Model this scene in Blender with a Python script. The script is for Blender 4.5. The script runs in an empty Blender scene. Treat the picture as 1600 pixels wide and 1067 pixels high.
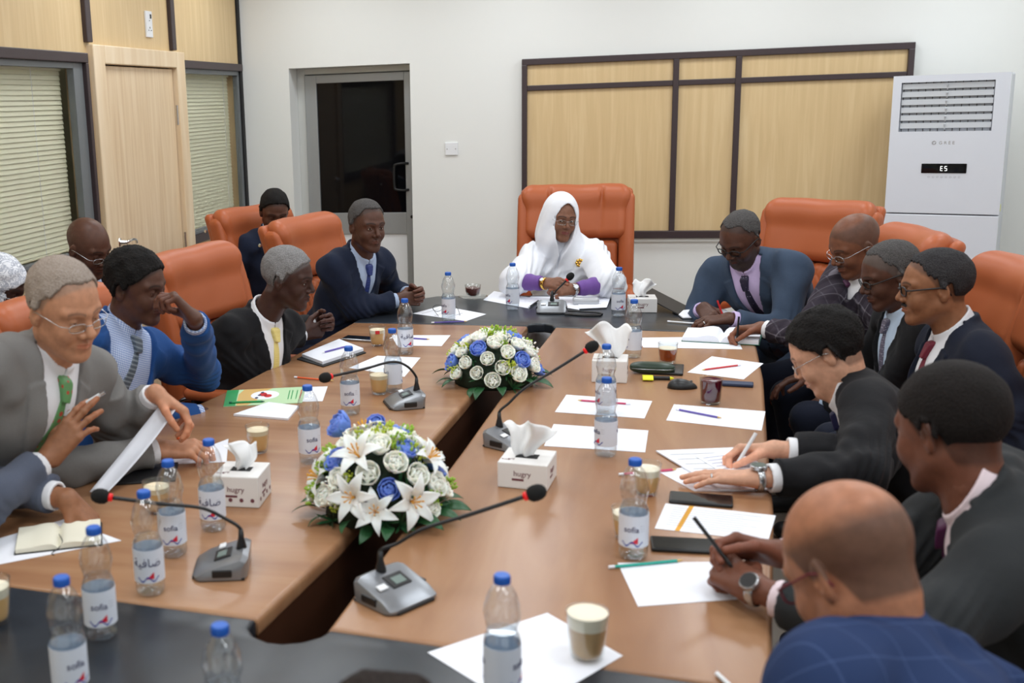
import bpy, bmesh, math, random
import numpy as np
from mathutils import Vector, Matrix
SC = bpy.context.scene
COL = SC.collection
rnd = random.Random(7)
PI = math.pi

# ------------------------------------------------------------------ camera
F_PX, CX, CY = 1703.84, 527.34, 523.42          # solved for a 1600x1067 picture (an off-centre crop -> lens shift)
def _rot(yaw, pit, rol):
    cy, sy, cp, sp = math.cos(yaw), math.sin(yaw), math.cos(pit), math.sin(pit)
    f = np.array([sy*cp, cy*cp, -sp]); r = np.array([cy, -sy, 0.]); d = np.cross(f, r)
    c, s = math.cos(rol), math.sin(rol)
    return np.array([c*r+s*d, -s*r+c*d, f])
RC = _rot(-.263, .209, .035)
CAM = np.array([0, 0, 1.78])
cd = bpy.data.cameras.new('camera'); cam = bpy.data.objects.new('camera', cd); COL.objects.link(cam)
cd.sensor_width = 36; cd.lens = F_PX/1600*36
cd.shift_x = (800-CX)/1600; cd.shift_y = -(533.5-CY)/1600
cd.clip_start = .05
M = Matrix.Identity(4)
for i in range(3):
    M[i][0], M[i][1], M[i][2], M[i][3] = RC[0][i], -RC[1][i], -RC[2][i], CAM[i]
cam.matrix_world = M
cd.dof.use_dof = True; cd.dof.focus_distance = 5.2; cd.dof.aperture_fstop = 3.9
SC.camera = cam
SC.cycles.transparent_max_bounces = 32

# ------------------------------------------------------------------ world, lights, exposure
w = bpy.data.worlds.new('world'); SC.world = w; w.use_nodes = True
w.node_tree.nodes['Background'].inputs[0].default_value = (.9, .95, 1, 1)
w.node_tree.nodes['Background'].inputs[1].default_value = .3
vs = SC.view_settings
vs.view_transform = 'Standard'; vs.look = 'None'; vs.gamma = 1; vs.exposure = -0.6; vs.use_curve_mapping = False
PANELS = [(x, y) for y in (.2, 1.9, 3.6, 5.3, 6.85) for x in (-2.05, -.7, .7, 2.1)]
for (lx, ly) in PANELS:
    l = bpy.data.lights.new('ceiling_lamp', 'AREA'); l.shape = 'SQUARE'; l.size = .58
    l.energy = 17; l.color = (.90, .955, 1)
    o = bpy.data.objects.new('ceiling_lamp', l); o.location = (lx, ly, 2.865); COL.objects.link(o)

# ------------------------------------------------------------------ pixel -> place helpers
def ray(x, y): return RC.T @ np.array([(x-CX)/F_PX, (y-CY)/F_PX, 1.])
def at(x, y, depth): return CAM + ray(x, y)*depth
TZ = .75
def tp(x, y, z=TZ):
    d = ray(x, y); return CAM + d*((z-CAM[2])/d[2])
def wy(x, y, Y):
    d = ray(x, y); return CAM + d*(Y/d[1])
def wx(x, y, X):
    d = ray(x, y); return CAM + d*(X/d[0])
V = lambda *a: np.array(a, float)
def nrm(v): v = np.asarray(v, float); return v/max(1e-9, np.linalg.norm(v))

# ------------------------------------------------------------------ materials
def srgb(r, g, b):
    f = lambda c: (c/255/12.92) if c/255 <= .04045 else ((c/255+.055)/1.055)**2.4
    return (f(r), f(g), f(b))
MATS = {}
def mat(name, col=(.8, .8, .8), rough=.5, metal=0, trans=0, ior=1.45, spec=.5, coat=0, sheen=0, emit=None, es=0, alpha=1, sss=0, build=None):
    if name in MATS: return MATS[name]
    m = bpy.data.materials.new(name); m.use_nodes = True
    nt = m.node_tree; b = nt.nodes['Principled BSDF']
    b.inputs['Base Color'].default_value = (*col, 1); b.inputs['Roughness'].default_value = rough
    b.inputs['Metallic'].default_value = metal; b.inputs['Transmission Weight'].default_value = trans
    b.inputs['IOR'].default_value = ior; b.inputs['Specular IOR Level'].default_value = spec
    b.inputs['Coat Weight'].default_value = coat; b.inputs['Sheen Weight'].default_value = sheen
    b.inputs['Alpha'].default_value = alpha
    if sss:
        b.inputs['Subsurface Weight'].default_value = sss; b.inputs['Subsurface Radius'].default_value = (.012, .005, .003)
        b.inputs['Subsurface Scale'].default_value = 1
    if emit: b.inputs['Emission Color'].default_value = (*emit, 1); b.inputs['Emission Strength'].default_value = es
    if build: build(nt, b)
    MATS[name] = m; return m
def N(nt, t, **kw):
    n = nt.nodes.new(t)
    for k, v in kw.items():
        if k in ('operation', 'blend_type', 'data_type', 'wave_type', 'bands_direction', 'attribute_name', 'feature', 'noise_dimensions'): setattr(n, k, v)
        else: n.inputs[k.replace('_', ' ')].default_value = v
    return n
def L(nt, a, b): nt.links.new(a, b)
def coord(nt, scale=(1, 1, 1), rot=(0, 0, 0), attr=None):
    if attr: t = N(nt, 'ShaderNodeAttribute', attribute_name=attr); src = t.outputs['Vector']
    else: t = nt.nodes.new('ShaderNodeTexCoord'); src = t.outputs['Object']
    mp = nt.nodes.new('ShaderNodeMapping'); mp.inputs['Scale'].default_value = scale; mp.inputs['Rotation'].default_value = rot
    L(nt, src, mp.inputs[0]); return mp.outputs[0]
def ramp(nt, src, stops):
    r = nt.nodes.new('ShaderNodeValToRGB'); e = r.color_ramp.elements
    while len(e) < len(stops): e.new(.5)
    for i, (p, c) in enumerate(stops): e[i].position = p; e[i].color = (*c, 1)
    L(nt, src, r.inputs[0]); return r.outputs[0]
def bump(nt, b, h, strength=.2, dist=.002):
    n = nt.nodes.new('ShaderNodeBump'); n.inputs['Strength'].default_value = strength; n.inputs['Distance'].default_value = dist
    L(nt, h, n.inputs['Height']); L(nt, n.outputs[0], b.inputs['Normal'])
def wood(c1, c2, c3, scale=(1, 1, 1), rot=(0, 0, 0), detail=6):
    def f(nt, b):
        v = coord(nt, scale, rot); n = N(nt, 'ShaderNodeTexNoise', Scale=1, Detail=detail, Distortion=.6); L(nt, v, n.inputs['Vector'])
        L(nt, ramp(nt, n.outputs[0], [(.3, c1), (.5, c2), (.72, c3)]), b.inputs['Base Color'])
    return f
def fabric(c, var=.12, fine=900):
    def f(nt, b):
        v = coord(nt); n = N(nt, 'ShaderNodeTexNoise', Scale=fine, Detail=2); L(nt, v, n.inputs['Vector'])
        lo = tuple(x*(1-var) for x in c); hi = tuple(min(1, x*(1+var)) for x in c)
        L(nt, ramp(nt, n.outputs[0], [(.3, lo), (.7, hi)]), b.inputs['Base Color'])
        n2 = N(nt, 'ShaderNodeTexNoise', Scale=14, Detail=3); L(nt, v, n2.inputs['Vector']); bump(nt, b, n2.outputs[0], .35, .012)
    return f
def cloth(name, rgb, rough=.85, sheen=.04, var=.12): 
    c = srgb(*rgb); return mat(name, c, rough, spec=.25, sheen=sheen, build=fabric(c, var))
def gridline(nt, comp, scale, width, off=0):
    """1 on thin lines of one coordinate"""
    m = N(nt, 'ShaderNodeMath', operation='MULTIPLY_ADD'); L(nt, comp, m.inputs[0]); m.inputs[1].default_value = scale; m.inputs[2].default_value = off
    fr = N(nt, 'ShaderNodeMath', operation='FRACT'); L(nt, m.outputs[0], fr.inputs[0])
    lt = N(nt, 'ShaderNodeMath', operation='LESS_THAN'); L(nt, fr.outputs[0], lt.inputs[0]); lt.inputs[1].default_value = width
    return lt.outputs[0]
def check(base, lines, rgb_mul=1, gain=.6, attr='tl'):
    """lines = [(axis, per metre, width, colour, strength)]"""
    def f(nt, b):
        sp = nt.nodes.new('ShaderNodeSeparateXYZ'); L(nt, coord(nt, attr=attr), sp.inputs[0])
        cur = None
        for (ax, sc, wd, colr, st, off) in lines:
            g = gridline(nt, sp.outputs[ax], sc, wd, off)
            k = N(nt, 'ShaderNodeMath', operation='MULTIPLY'); L(nt, g, k.inputs[0]); k.inputs[1].default_value = st
            mx = nt.nodes.new('ShaderNodeMix'); mx.data_type = 'RGBA'; mx.inputs[7].default_value = (*colr, 1)
            if cur is None: mx.inputs[6].default_value = (*base, 1)
            else: L(nt, cur, mx.inputs[6])
            L(nt, k.outputs[0], mx.inputs[0]); cur = mx.outputs[2]
        L(nt, cur, b.inputs['Base Color'])
    return f
def dots(base, dot, scale, thr=.25, attr='tl'):
    def f(nt, b):
        v = coord(nt, attr=attr); n = N(nt, 'ShaderNodeTexVoronoi', Scale=scale, Randomness=.25); L(nt, v, n.inputs['Vector'])
        L(nt, ramp(nt, n.outputs['Distance'], [(thr-.04, dot), (thr+.04, base)]), b.inputs['Base Color'])
    return f

def m_(n): return MATS[n]
mat('wall_paint', srgb(232, 233, 230), .75, build=lambda nt, b: bump(nt, b, (lambda n: (L(nt, coord(nt), n.inputs['Vector']), n.outputs[0])[1])(N(nt, 'ShaderNodeTexNoise', Scale=90, Detail=4)), .06, .002))
mat('ceiling_paint', srgb(240, 240, 236), .9)
mat('floor_tile', srgb(158, 148, 136), .3)
mat('beech', srgb(222, 190, 140), .42, build=wood(srgb(208, 180, 134), srgb(214, 186, 140), srgb(222, 196, 152), (30, 30, 1.6)))
mat('beech_door', srgb(220, 190, 150), .42, build=wood(srgb(214, 186, 150), srgb(224, 199, 164), srgb(232, 210, 178), (34, 34, 1.5)))
mat('beech_frame', srgb(222, 196, 160), .45, build=wood(srgb(222, 196, 160), srgb(229, 206, 172), srgb(236, 216, 186), (16, 16, 1.5)))
mat('dark_trim', srgb(62, 50, 52), .4)
mat('grey_film', srgb(112, 116, 118), .4)
mat('aluminium', srgb(205, 206, 202), .4, metal=.3)
mat('alu_frame', srgb(160, 163, 164), .42, metal=.4)
mat('black_glass', (.004, .004, .005), .04, spec=.25)
mat('black_plastic', (.012, .012, .013), .35)
mat('mat_black', (.01, .01, .011), .7)
mat('black_leatherette', (.012, .012, .014), .5)
mat('white_plastic', srgb(233, 235, 238), .3)
mat('ac_white', srgb(222, 226, 235), .28, coat=.3)
mat('ac_side', srgb(212, 217, 226), .35)
mat('louvre', srgb(196, 200, 205), .4)
mat('chrome', (.8, .8, .8), .12, metal=1)
mat('brass', srgb(200, 160, 80), .25, metal=1)
mat('gold', srgb(230, 185, 90), .2, metal=1)
mat('blind', srgb(216, 214, 186), .55)
mat('window_glass', (1, 1, 1), .02, trans=1, ior=1.03, spec=.3)
mat('room_beyond', srgb(200, 196, 160), .9)
mat('cherry', srgb(160, 110, 75), .27, spec=.5, build=wood(srgb(146, 104, 74), srgb(160, 118, 86), srgb(172, 132, 98), (1.4, 9, 6)))
mat('cherry_b', srgb(160, 110, 75), .27, spec=.5, build=wood(srgb(146, 104, 74), srgb(160, 118, 86), srgb(172, 132, 98), (7, 1.2, 6), (0, 0, .09)))
mat('slate_top', srgb(40, 45, 52), .28, spec=.5, build=wood(srgb(34, 38, 44), srgb(38, 43, 50), srgb(44, 49, 56), (9, 9, 9)))
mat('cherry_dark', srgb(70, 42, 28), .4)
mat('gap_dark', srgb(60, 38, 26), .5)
def leather(nt, b):
    v = coord(nt); n = N(nt, 'ShaderNodeTexVoronoi', Scale=420); L(nt, v, n.inputs['Vector']); bump(nt, b, n.outputs['Distance'], .12, .001)
mat('leather', srgb(174, 92, 53), .42, spec=.4, build=leather)
mat('leather_dark', srgb(160, 72, 34), .45, build=leather)
mat('paper', srgb(240, 242, 250), .6)
mat('paper_cream', srgb(232, 228, 210), .6)
mat('cap_blue', srgb(36, 96, 190), .4)
def thin(name, tint, k=1.45, rough=.03):
    """thin clear wall: lets light straight through, mirrors at grazing angles"""
    m = bpy.data.materials.new(name); m.use_nodes = True; nt = m.node_tree; nt.nodes.remove(nt.nodes['Principled BSDF'])
    tr = nt.nodes.new('ShaderNodeBsdfTransparent'); tr.inputs[0].default_value = (*tint, 1); gl = nt.nodes.new('ShaderNodeBsdfGlossy'); gl.inputs['Roughness'].default_value = rough
    lw = nt.nodes.new('ShaderNodeLayerWeight'); pw = N(nt, 'ShaderNodeMath', operation='POWER'); L(nt, lw.outputs['Facing'], pw.inputs[0]); pw.inputs[1].default_value = 3.2; fz = N(nt, 'ShaderNodeMath', operation='MULTIPLY_ADD'); L(nt, pw.outputs[0], fz.inputs[0]); fz.inputs[1].default_value = .7; fz.inputs[2].default_value = k; mx = nt.nodes.new('ShaderNodeMixShader')
    L(nt, fz.outputs[0], mx.inputs[0]); L(nt, tr.outputs[0], mx.inputs[1]); L(nt, gl.outputs[0], mx.inputs[2]); L(nt, mx.outputs[0], nt.nodes['Material Output'].inputs[0]); MATS[name] = m
thin('pet', (.965, .985, 1), .14, .08); thin('water', (.955, .98, .995), .06, .02)
mat('label', srgb(226, 232, 244), .45, alpha=.97)
mat('label_ink', srgb(40, 40, 90), .5)
mat('label_red', srgb(214, 40, 60), .5)
mat('label_blue', srgb(40, 60, 160), .5)
thin('glass', (.95, .97, .97), .05, .02)
mat('juice', srgb(236, 188, 126), .35, sss=.2)
mat('juice_foam', srgb(240, 222, 190), .6)
mat('coffee', srgb(200, 160, 112), .35)
mat('foam', srgb(244, 232, 210), .7)
mat('tea', srgb(96, 24, 10), .05)
mat('iced_tea', srgb(170, 74, 22), .1)
mat('hibiscus', srgb(84, 8, 28), .08)
mat('tissue', srgb(240, 240, 240), .85)
mat('tissue_box', srgb(232, 230, 228), .45)
mat('box_ink', srgb(110, 60, 70), .5)
mat('mic_silver', srgb(140, 143, 148), .3, metal=.6)
mat('mic_foam', (.008, .008, .008), .95)
mat('mic_red', srgb(200, 20, 24), .35, emit=srgb(255, 20, 20), es=.4)
mat('lcd', srgb(120, 135, 130), .2)
mat('led_white', (1, 1, 1), .3, emit=(1, 1, 1), es=2)
mat('red', srgb(205, 40, 44), .4); mat('pink', srgb(205, 70, 110), .4); mat('purple', srgb(100, 84, 170), .4)
mat('orange', srgb(236, 96, 34), .4); mat('teal', srgb(20, 168, 150), .4); mat('yellow', srgb(235, 235, 20), .4)
mat('green', srgb(36, 150, 84), .45); mat('navy_case', srgb(44, 56, 84), .5); mat('green_case', srgb(40, 58, 46), .3)
mat('orange_print', srgb(214, 176, 106), .5); mat('green_print', srgb(190, 222, 178), .5)
mat('teal_dark', srgb(20, 96, 70), .4); mat('ink_blue', srgb(60, 70, 130), .5)
mat('silver_paint', srgb(186, 188, 192), .3, metal=.25); mat('steel', srgb(190, 192, 195), .25, metal=.9)
mat('phone_screen', (.006, .007, .008), .08)
mat('lens', (.9, .95, .95), .02, trans=1, ior=1.02, spec=.5)
mat('eye_white', srgb(190, 176, 164), .3); mat('iris', srgb(40, 24, 16), .15)
mat('petal_white', srgb(253, 251, 236), .6, sss=.35); mat('petal_blue', srgb(104, 138, 222), .55, sss=.15); mat('petal_lily', srgb(252, 250, 244), .5, sss=.3)
mat('petal_dark_blue', srgb(44, 70, 160), .55)
mat('leaf', srgb(38, 84, 48), .4); mat('leaf_light', srgb(150, 186, 60), .5); mat('sprig', srgb(190, 206, 70), .55); mat('stamen', srgb(225, 160, 30), .5)
mat('basket', srgb(30, 46, 30), .8)

# ------------------------------------------------------------------ object helpers
def tag(o, label=None, cat=None, group=None, kind=None):
    if label: o['label'] = label
    if cat: o['category'] = cat
    if group: o['group'] = group
    if kind: o['kind'] = kind
    return o
def thing(name, label, cat, loc=(0, 0, 0), rz=0, group=None):
    o = bpy.data.objects.new(name, None); o.empty_display_size = .05; COL.objects.link(o)
    o.location = tuple(float(c) for c in loc); o.rotation_euler = (0, 0, rz); tag(o, label, cat, group); return o
def meshobj(name, me, parent=None, loc=None):
    o = bpy.data.objects.new(name, me); COL.objects.link(o)
    if parent is not None: o.parent = parent
    if loc is not None: o.location = tuple(float(c) for c in loc)
    return o
def link(name, bm, mats, parent=None, smooth=False, loc=None, auto=None):
    me = bpy.data.meshes.new(name); bm.normal_update(); bm.to_mesh(me); bm.free()
    for m in (mats if isinstance(mats, (list, tuple)) else [mats]): me.materials.append(MATS[m] if isinstance(m, str) else m)
    if smooth or auto:
        me.polygons.foreach_set('use_smooth', [True]*len(me.polygons))
        if auto: me.set_sharp_from_angle(angle=math.radians(auto))
    return meshobj(name, me, parent, loc)
def copy_tree(o, parent=None):
    c = o.copy(); COL.objects.link(c)
    if parent is not None: c.parent = parent
    for ch in list(o.children): copy_tree(ch, c)
    return c
def xf(vs, M4):
    for v in vs: v.co = M4 @ v.co
def box(bm, c, s, bev=0, seg=2, M4=None, mi=0):
    r = bmesh.ops.create_cube(bm, size=1); vs = r['verts']
    for v in vs: v.co = Vector((v.co.x*s[0]+c[0], v.co.y*s[1]+c[1], v.co.z*s[2]+c[2]))
    fs = {f for v in vs for f in v.link_faces}
    if bev:
        es = list({e for v in vs for e in v.link_edges})
        rr = bmesh.ops.bevel(bm, geom=es, offset=bev, segments=seg, profile=.5, affect='EDGES')
        fs |= set(rr['faces']); fs = {f for f in fs if f.is_valid}
        vs = list({v for f in fs for v in f.verts})
    for f in fs: f.material_index = mi
    if M4 is not None: xf(vs, M4)
    return vs
def prism(bm, pts, z0, z1, mi=0, bev=0, seg=2):
    lo = [bm.verts.new((p[0], p[1], z0)) for p in pts]; hi = [bm.verts.new((p[0], p[1], z1)) for p in pts]
    n = len(pts); fs = [bm.faces.new(lo[::-1]), bm.faces.new(hi)]
    for i in range(n): fs.append(bm.faces.new((lo[i], lo[(i+1) % n], hi[(i+1) % n], hi[i])))
    for f in fs: f.material_index = mi
    bmesh.ops.recalc_face_normals(bm, faces=fs)
    if bev:
        es = [e for e in fs[1].edges]+[e for e in fs[0].edges]
        bmesh.ops.bevel(bm, geom=es, offset=bev, segments=seg, profile=.5, affect='EDGES')
def lathe(bm, prof, n=24, c=(0, 0, 0), mi=0, caps=True, M4=None):
    rings = []; allv = []
    for (r, z) in prof:
        if r < 1e-6: ring = [bm.verts.new((c[0], c[1], c[2]+z))]
        else: ring = [bm.verts.new((c[0]+r*math.cos(2*PI*i/n), c[1]+r*math.sin(2*PI*i/n), c[2]+z)) for i in range(n)]
        rings.append(ring); allv += ring
    fs = []
    for a, b in zip(rings, rings[1:]):
        for i in range(n):
            j = (i+1) % n
            if len(a) == 1 and len(b) == 1: continue
            if len(a) == 1: fs.append(bm.faces.new((a[0], b[j], b[i])))
            elif len(b) == 1: fs.append(bm.faces.new((a[i], a[j], b[0])))
            else: fs.append(bm.faces.new((a[i], a[j], b[j], b[i])))
    if caps:
        if len(rings[0]) > 1: fs.append(bm.faces.new(rings[0][::-1]))
        if len(rings[-1]) > 1: fs.append(bm.faces.new(rings[-1]))
    for f in fs: f.material_index = mi
    if M4 is not None: xf(allv, M4)
    return allv
def tube(bm, pts, r, n=8, mi=0, closed=False, caps=True):
    pts = [Vector(tuple(p)) for p in pts]; m = len(pts)
    rr = r if isinstance(r, (list, tuple)) else [r]*m
    up = None; rings = []
    for i, p in enumerate(pts):
        a = pts[i-1] if (i > 0 or closed) else pts[i]; b = pts[(i+1) % m] if (i < m-1 or closed) else pts[i]
        t = (b-a).normalized()
        if up is None: up = t.orthogonal().normalized()
        up = (up - t*up.dot(t)).normalized(); s = t.cross(up)
        rings.append([bm.verts.new(p + (up*math.cos(2*PI*k/n)+s*math.sin(2*PI*k/n))*rr[i]) for k in range(n)])
    fs = []
    for i in range(m if closed else m-1):
        A, B = rings[i], rings[(i+1) % m]
        for k in range(n): fs.append(bm.faces.new((A[k], A[(k+1) % n], B[(k+1) % n], B[k])))
    if caps and not closed: fs += [bm.faces.new(rings[0][::-1]), bm.faces.new(rings[-1])]
    for f in fs: f.material_index = mi
def smoothpts(P, n=8):
    P = [V(*p) for p in P]; out = []
    Q = [P[0]*2-P[1]]+P+[P[-1]*2-P[-2]]
    for i in range(1, len(Q)-2):
        for k in range(n):
            t = k/n; a, b, c, d = Q[i-1], Q[i], Q[i+1], Q[i+2]
            out.append(.5*((2*b)+(c-a)*t+(2*a-5*b+4*c-d)*t*t+(3*b-a-3*c+d)*t**3))
    out.append(P[-1]); return out
def text_mesh(body, size, ext=.0004, align='CENTER'):
    cu = bpy.data.curves.new('lettering', 'FONT'); cu.body = body; cu.size = size; cu.extrude = ext; cu.align_x = align; cu.resolution_u = 3
    o = bpy.data.objects.new('lettering', cu); COL.objects.link(o)
    dg = bpy.context.evaluated_depsgraph_get(); me = bpy.data.meshes.new_from_object(o.evaluated_get(dg))
    bpy.data.objects.remove(o); bpy.data.curves.remove(cu); return me
def text_into(bm, body, size, M4, mi=0, ext=.0004, bend=None):
    me = text_mesh(body, size, ext); b2 = bmesh.new(); b2.from_mesh(me); bpy.data.meshes.remove(me)
    vmap = {}
    for v in b2.verts:
        p = v.co.copy()
        if bend:                                     # wrap round an upright cylinder of radius bend
            a = p.x/bend; r = bend+p.z; p = Vector((r*math.sin(a), -r*math.cos(a), p.y))
        vmap[v.index] = bm.verts.new(M4 @ p)
    for f in b2.faces:
        try: bm.faces.new([vmap[v.index] for v in f.verts]).material_index = mi
        except ValueError: pass
    b2.free()
# ------------------------------------------------------------------ signed-distance modelling (for soft and living shapes)
f4 = np.float32
def _v(a): return np.asarray(a, f4)
def sph(p, c, r): return np.linalg.norm(p-_v(c), axis=1)-r
def ell(p, c, r, R=None):
    q = p-_v(c)
    if R is not None: q = q@_v(R)
    r = _v(r); k0 = np.linalg.norm(q/r, axis=1); k1 = np.linalg.norm(q/(r*r), axis=1)
    return k0*(k0-1)/np.maximum(k1, 1e-6)
def cap(p, a, b, ra, rb=None):
    a, b = _v(a), _v(b); rb = ra if rb is None else rb; ba = b-a; pa = p-a
    h = np.clip((pa@ba)/max(1e-12, float(ba@ba)), 0, 1)
    return np.linalg.norm(pa-h[:, None]*ba, axis=1)-(ra+(rb-ra)*h)
def rbox(p, c, s, r, R=None):
    q = p-_v(c)
    if R is not None: q = q@_v(R)
    d = np.abs(q)-(_v(s)-r); return np.linalg.norm(np.maximum(d, 0), axis=1)+np.minimum(d.max(1), 0)-r
def smin(a, b, k):
    h = np.maximum(k-np.abs(a-b), 0)/k; return np.minimum(a, b)-h*h*k*.25
def smax(a, b, k): return -smin(-a, -b, k)
def _lerp3(A, s):                                   # trilinear upsample by integer s along each axis
    for ax in range(3):
        A = np.moveaxis(A, ax, 0); n = A.shape[0]; t = np.arange((n-1)*s+1)/s; i = np.minimum(t.astype(int), n-2); fr = (t-i).astype(f4).reshape(-1, 1, 1)
        A = A[i]*(1-fr)+A[i+1]*fr; A = np.moveaxis(A, 0, ax)
    return A
def nets(f, lo, hi, h, s=4, lip=1.6):
    lo = np.array(lo, float); hi = np.array(hi, float)
    nc = np.ceil((hi-lo)/(h*s)).astype(int)+1
    ax = [lo[i]+np.arange(nc[i])*h*s for i in range(3)]
    G = np.stack(np.meshgrid(*ax, indexing='ij'), -1).reshape(-1, 3).astype(f4)
    D = f(G).reshape(nc).astype(f4)
    nf = (nc-1)*s+1
    near = np.abs(D) < h*s*lip*1.1
    # a coarse cell is active when any corner is near
    A = near[:-1, :-1, :-1].copy()
    for dx in (0, 1):
        for dy in (0, 1):
            for dz in (0, 1): A |= near[dx:nc[0]-1+dx, dy:nc[1]-1+dy, dz:nc[2]-1+dz]
    Dn = _lerp3(D, s)
    act = np.zeros(nf, bool)
    ii = np.argwhere(A)
    off = np.stack(np.meshgrid(*[np.arange(s+1)]*3, indexing='ij'), -1).reshape(-1, 3)
    for k in range(0, len(ii), 20000):
        q = (ii[k:k+20000, None, :]*s+off[None]).reshape(-1, 3); act[q[:, 0], q[:, 1], q[:, 2]] = True
    idx = np.argwhere(act)
    vals = np.empty(len(idx), f4)
    for k in range(0, len(idx), 400000):
        vals[k:k+400000] = f((lo+idx[k:k+400000]*h).astype(f4))
    Dn[idx[:, 0], idx[:, 1], idx[:, 2]] = vals
    D = Dn; S = D < 0
    c = np.zeros(tuple(n-1 for n in D.shape), np.int8)
    for dx in (0, 1):
        for dy in (0, 1):
            for dz in (0, 1): c += S[dx:D.shape[0]-1+dx, dy:D.shape[1]-1+dy, dz:D.shape[2]-1+dz]
    cells = np.argwhere((c > 0) & (c < 8))
    if not len(cells): return np.zeros((0, 3)), np.zeros((0, 4), int)
    corners = [(dx, dy, dz) for dx in (0, 1) for dy in (0, 1) for dz in (0, 1)]
    cv = np.stack([D[cells[:, 0]+o[0], cells[:, 1]+o[1], cells[:, 2]+o[2]] for o in corners], 1)
    acc = np.zeros((len(cells), 3)); cnt = np.zeros(len(cells))
    for a in range(8):
        for b in range(a+1, 8):
            oa, ob = np.array(corners[a]), np.array(corners[b])
            if np.abs(oa-ob).sum() != 1: continue
            va, vb = cv[:, a], cv[:, b]; m = (va < 0) != (vb < 0)
            t = va/np.where(m, va-vb, 1); pt = oa+(ob-oa)*t[:, None]
            acc[m] += pt[m]; cnt[m] += 1
    verts = lo+(cells+acc/cnt[:, None])*h
    # one Newton step onto the surface
    vf = verts.astype(f4); e = h*.4; d0 = f(vf)
    g = np.stack([f(vf+_v(u)*e)-f(vf-_v(u)*e) for u in np.eye(3)], 1)/(2*e)
    gn = np.maximum((g*g).sum(1), .2); st = np.clip(d0/gn, -h*.6, h*.6)
    verts = verts-g*st[:, None]
    vid = -np.ones(c.shape, np.int64); vid[cells[:, 0], cells[:, 1], cells[:, 2]] = np.arange(len(cells))
    quads = []
    for axis in range(3):
        sl0 = [slice(None)]*3; sl1 = [slice(None)]*3; sl0[axis] = slice(0, -1); sl1[axis] = slice(1, None)
        s0, s1 = S[tuple(sl0)], S[tuple(sl1)]
        e = np.argwhere(s0 != s1); u, v = (axis+1) % 3, (axis+2) % 3
        ok = (e[:, u] > 0) & (e[:, v] > 0) & (e[:, u] < D.shape[u]-1) & (e[:, v] < D.shape[v]-1); e = e[ok]
        flip = s0[e[:, 0], e[:, 1], e[:, 2]]
        def cid(du, dv):
            q = e.copy(); q[:, u] -= du; q[:, v] -= dv; return vid[q[:, 0], q[:, 1], q[:, 2]]
        a, b, cc, d = cid(1, 1), cid(0, 1), cid(0, 0), cid(1, 0)
        quads.append(np.where(flip[:, None], np.stack([a, b, cc, d], 1), np.stack([a, d, cc, b], 1)))
    return verts, np.concatenate(quads)
def npmesh(name, parts, mats, origin=(0, 0, 0), attrs=None, matidx=None):
    """parts = [(verts, quads)...] joined in one mesh; attrs = {name: (type, array)}"""
    vs, fs, o = [], [], 0
    for v, q in parts: vs.append(v); fs.append(q+o); o += len(v)
    v = np.concatenate(vs)-np.array(origin); q = np.concatenate(fs)
    me = bpy.data.meshes.new(name)
    me.vertices.add(len(v)); me.vertices.foreach_set('co', v.astype(f4).ravel())
    me.loops.add(len(q)*4); me.loops.foreach_set('vertex_index', q.astype(np.int32).ravel())
    me.polygons.add(len(q)); me.polygons.foreach_set('loop_start', (np.arange(len(q))*4).astype(np.int32)); me.polygons.foreach_set('loop_total', np.full(len(q), 4, np.int32))
    me.polygons.foreach_set('use_smooth', np.ones(len(q), bool))
    if matidx is not None: me.polygons.foreach_set('material_index', matidx.astype(np.int32))
    me.update(calc_edges=True); me.validate()
    for m in mats: me.materials.append(MATS[m] if isinstance(m, str) else m)
    for k, (ty, arr) in (attrs or {}).items():
        a = me.attributes.new(k, ty, 'POINT'); a.data.foreach_set('color' if ty == 'FLOAT_COLOR' else 'vector', arr.astype(f4).ravel())
    return me
def sdf_obj(name, f, lo, hi, h, mt, parent=None, origin=(0, 0, 0), loc=None, attrs=None):
    v, q = nets(f, lo, hi, h)
    at_ = attrs(v) if attrs else None
    return meshobj(name, npmesh(name, [(v, q)], [mt], origin, at_), parent, loc)
def bbox(points, pad):
    P = np.array(points, float); return P.min(0)-pad, P.max(0)+pad
# ------------------------------------------------------------------ people
def fr(az, pitch=0, roll=0):
    """columns: right, forward, up.  az: 0 = +x, 90 = +y"""
    a, p, r = map(math.radians, (az, pitch, roll))
    f = V(math.cos(a)*math.cos(p), math.sin(a)*math.cos(p), math.sin(p)); rt = V(math.sin(a), -math.cos(a), 0); up = np.cross(rt, f)
    rt2 = rt*math.cos(r)+up*math.sin(r); up2 = -rt*math.sin(r)+up*math.cos(r)
    return np.stack([rt2, f, up2], 1)
def skin_nodes(nt, b):
    a = N(nt, 'ShaderNodeAttribute', attribute_name='Col'); n = N(nt, 'ShaderNodeTexNoise', Scale=60, Detail=4); L(nt, coord(nt), n.inputs['Vector'])
    mx = nt.nodes.new('ShaderNodeMix'); mx.data_type = 'RGBA'; mx.blend_type = 'MULTIPLY'; mx.inputs[0].default_value = 1
    L(nt, a.outputs['Color'], mx.inputs[6]); L(nt, ramp(nt, n.outputs[0], [(.3, (.86, .84, .82)), (.7, (1.08, 1.06, 1.05))]), mx.inputs[7]); L(nt, mx.outputs[2], b.inputs['Base Color'])
    n2 = N(nt, 'ShaderNodeTexNoise', Scale=420, Detail=2); L(nt, coord(nt), n2.inputs['Vector']); bump(nt, b, n2.outputs[0], .12, .001)
mat('skin', (.3, .2, .15), .45, spec=.35, sss=.06, build=skin_nodes)
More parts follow.
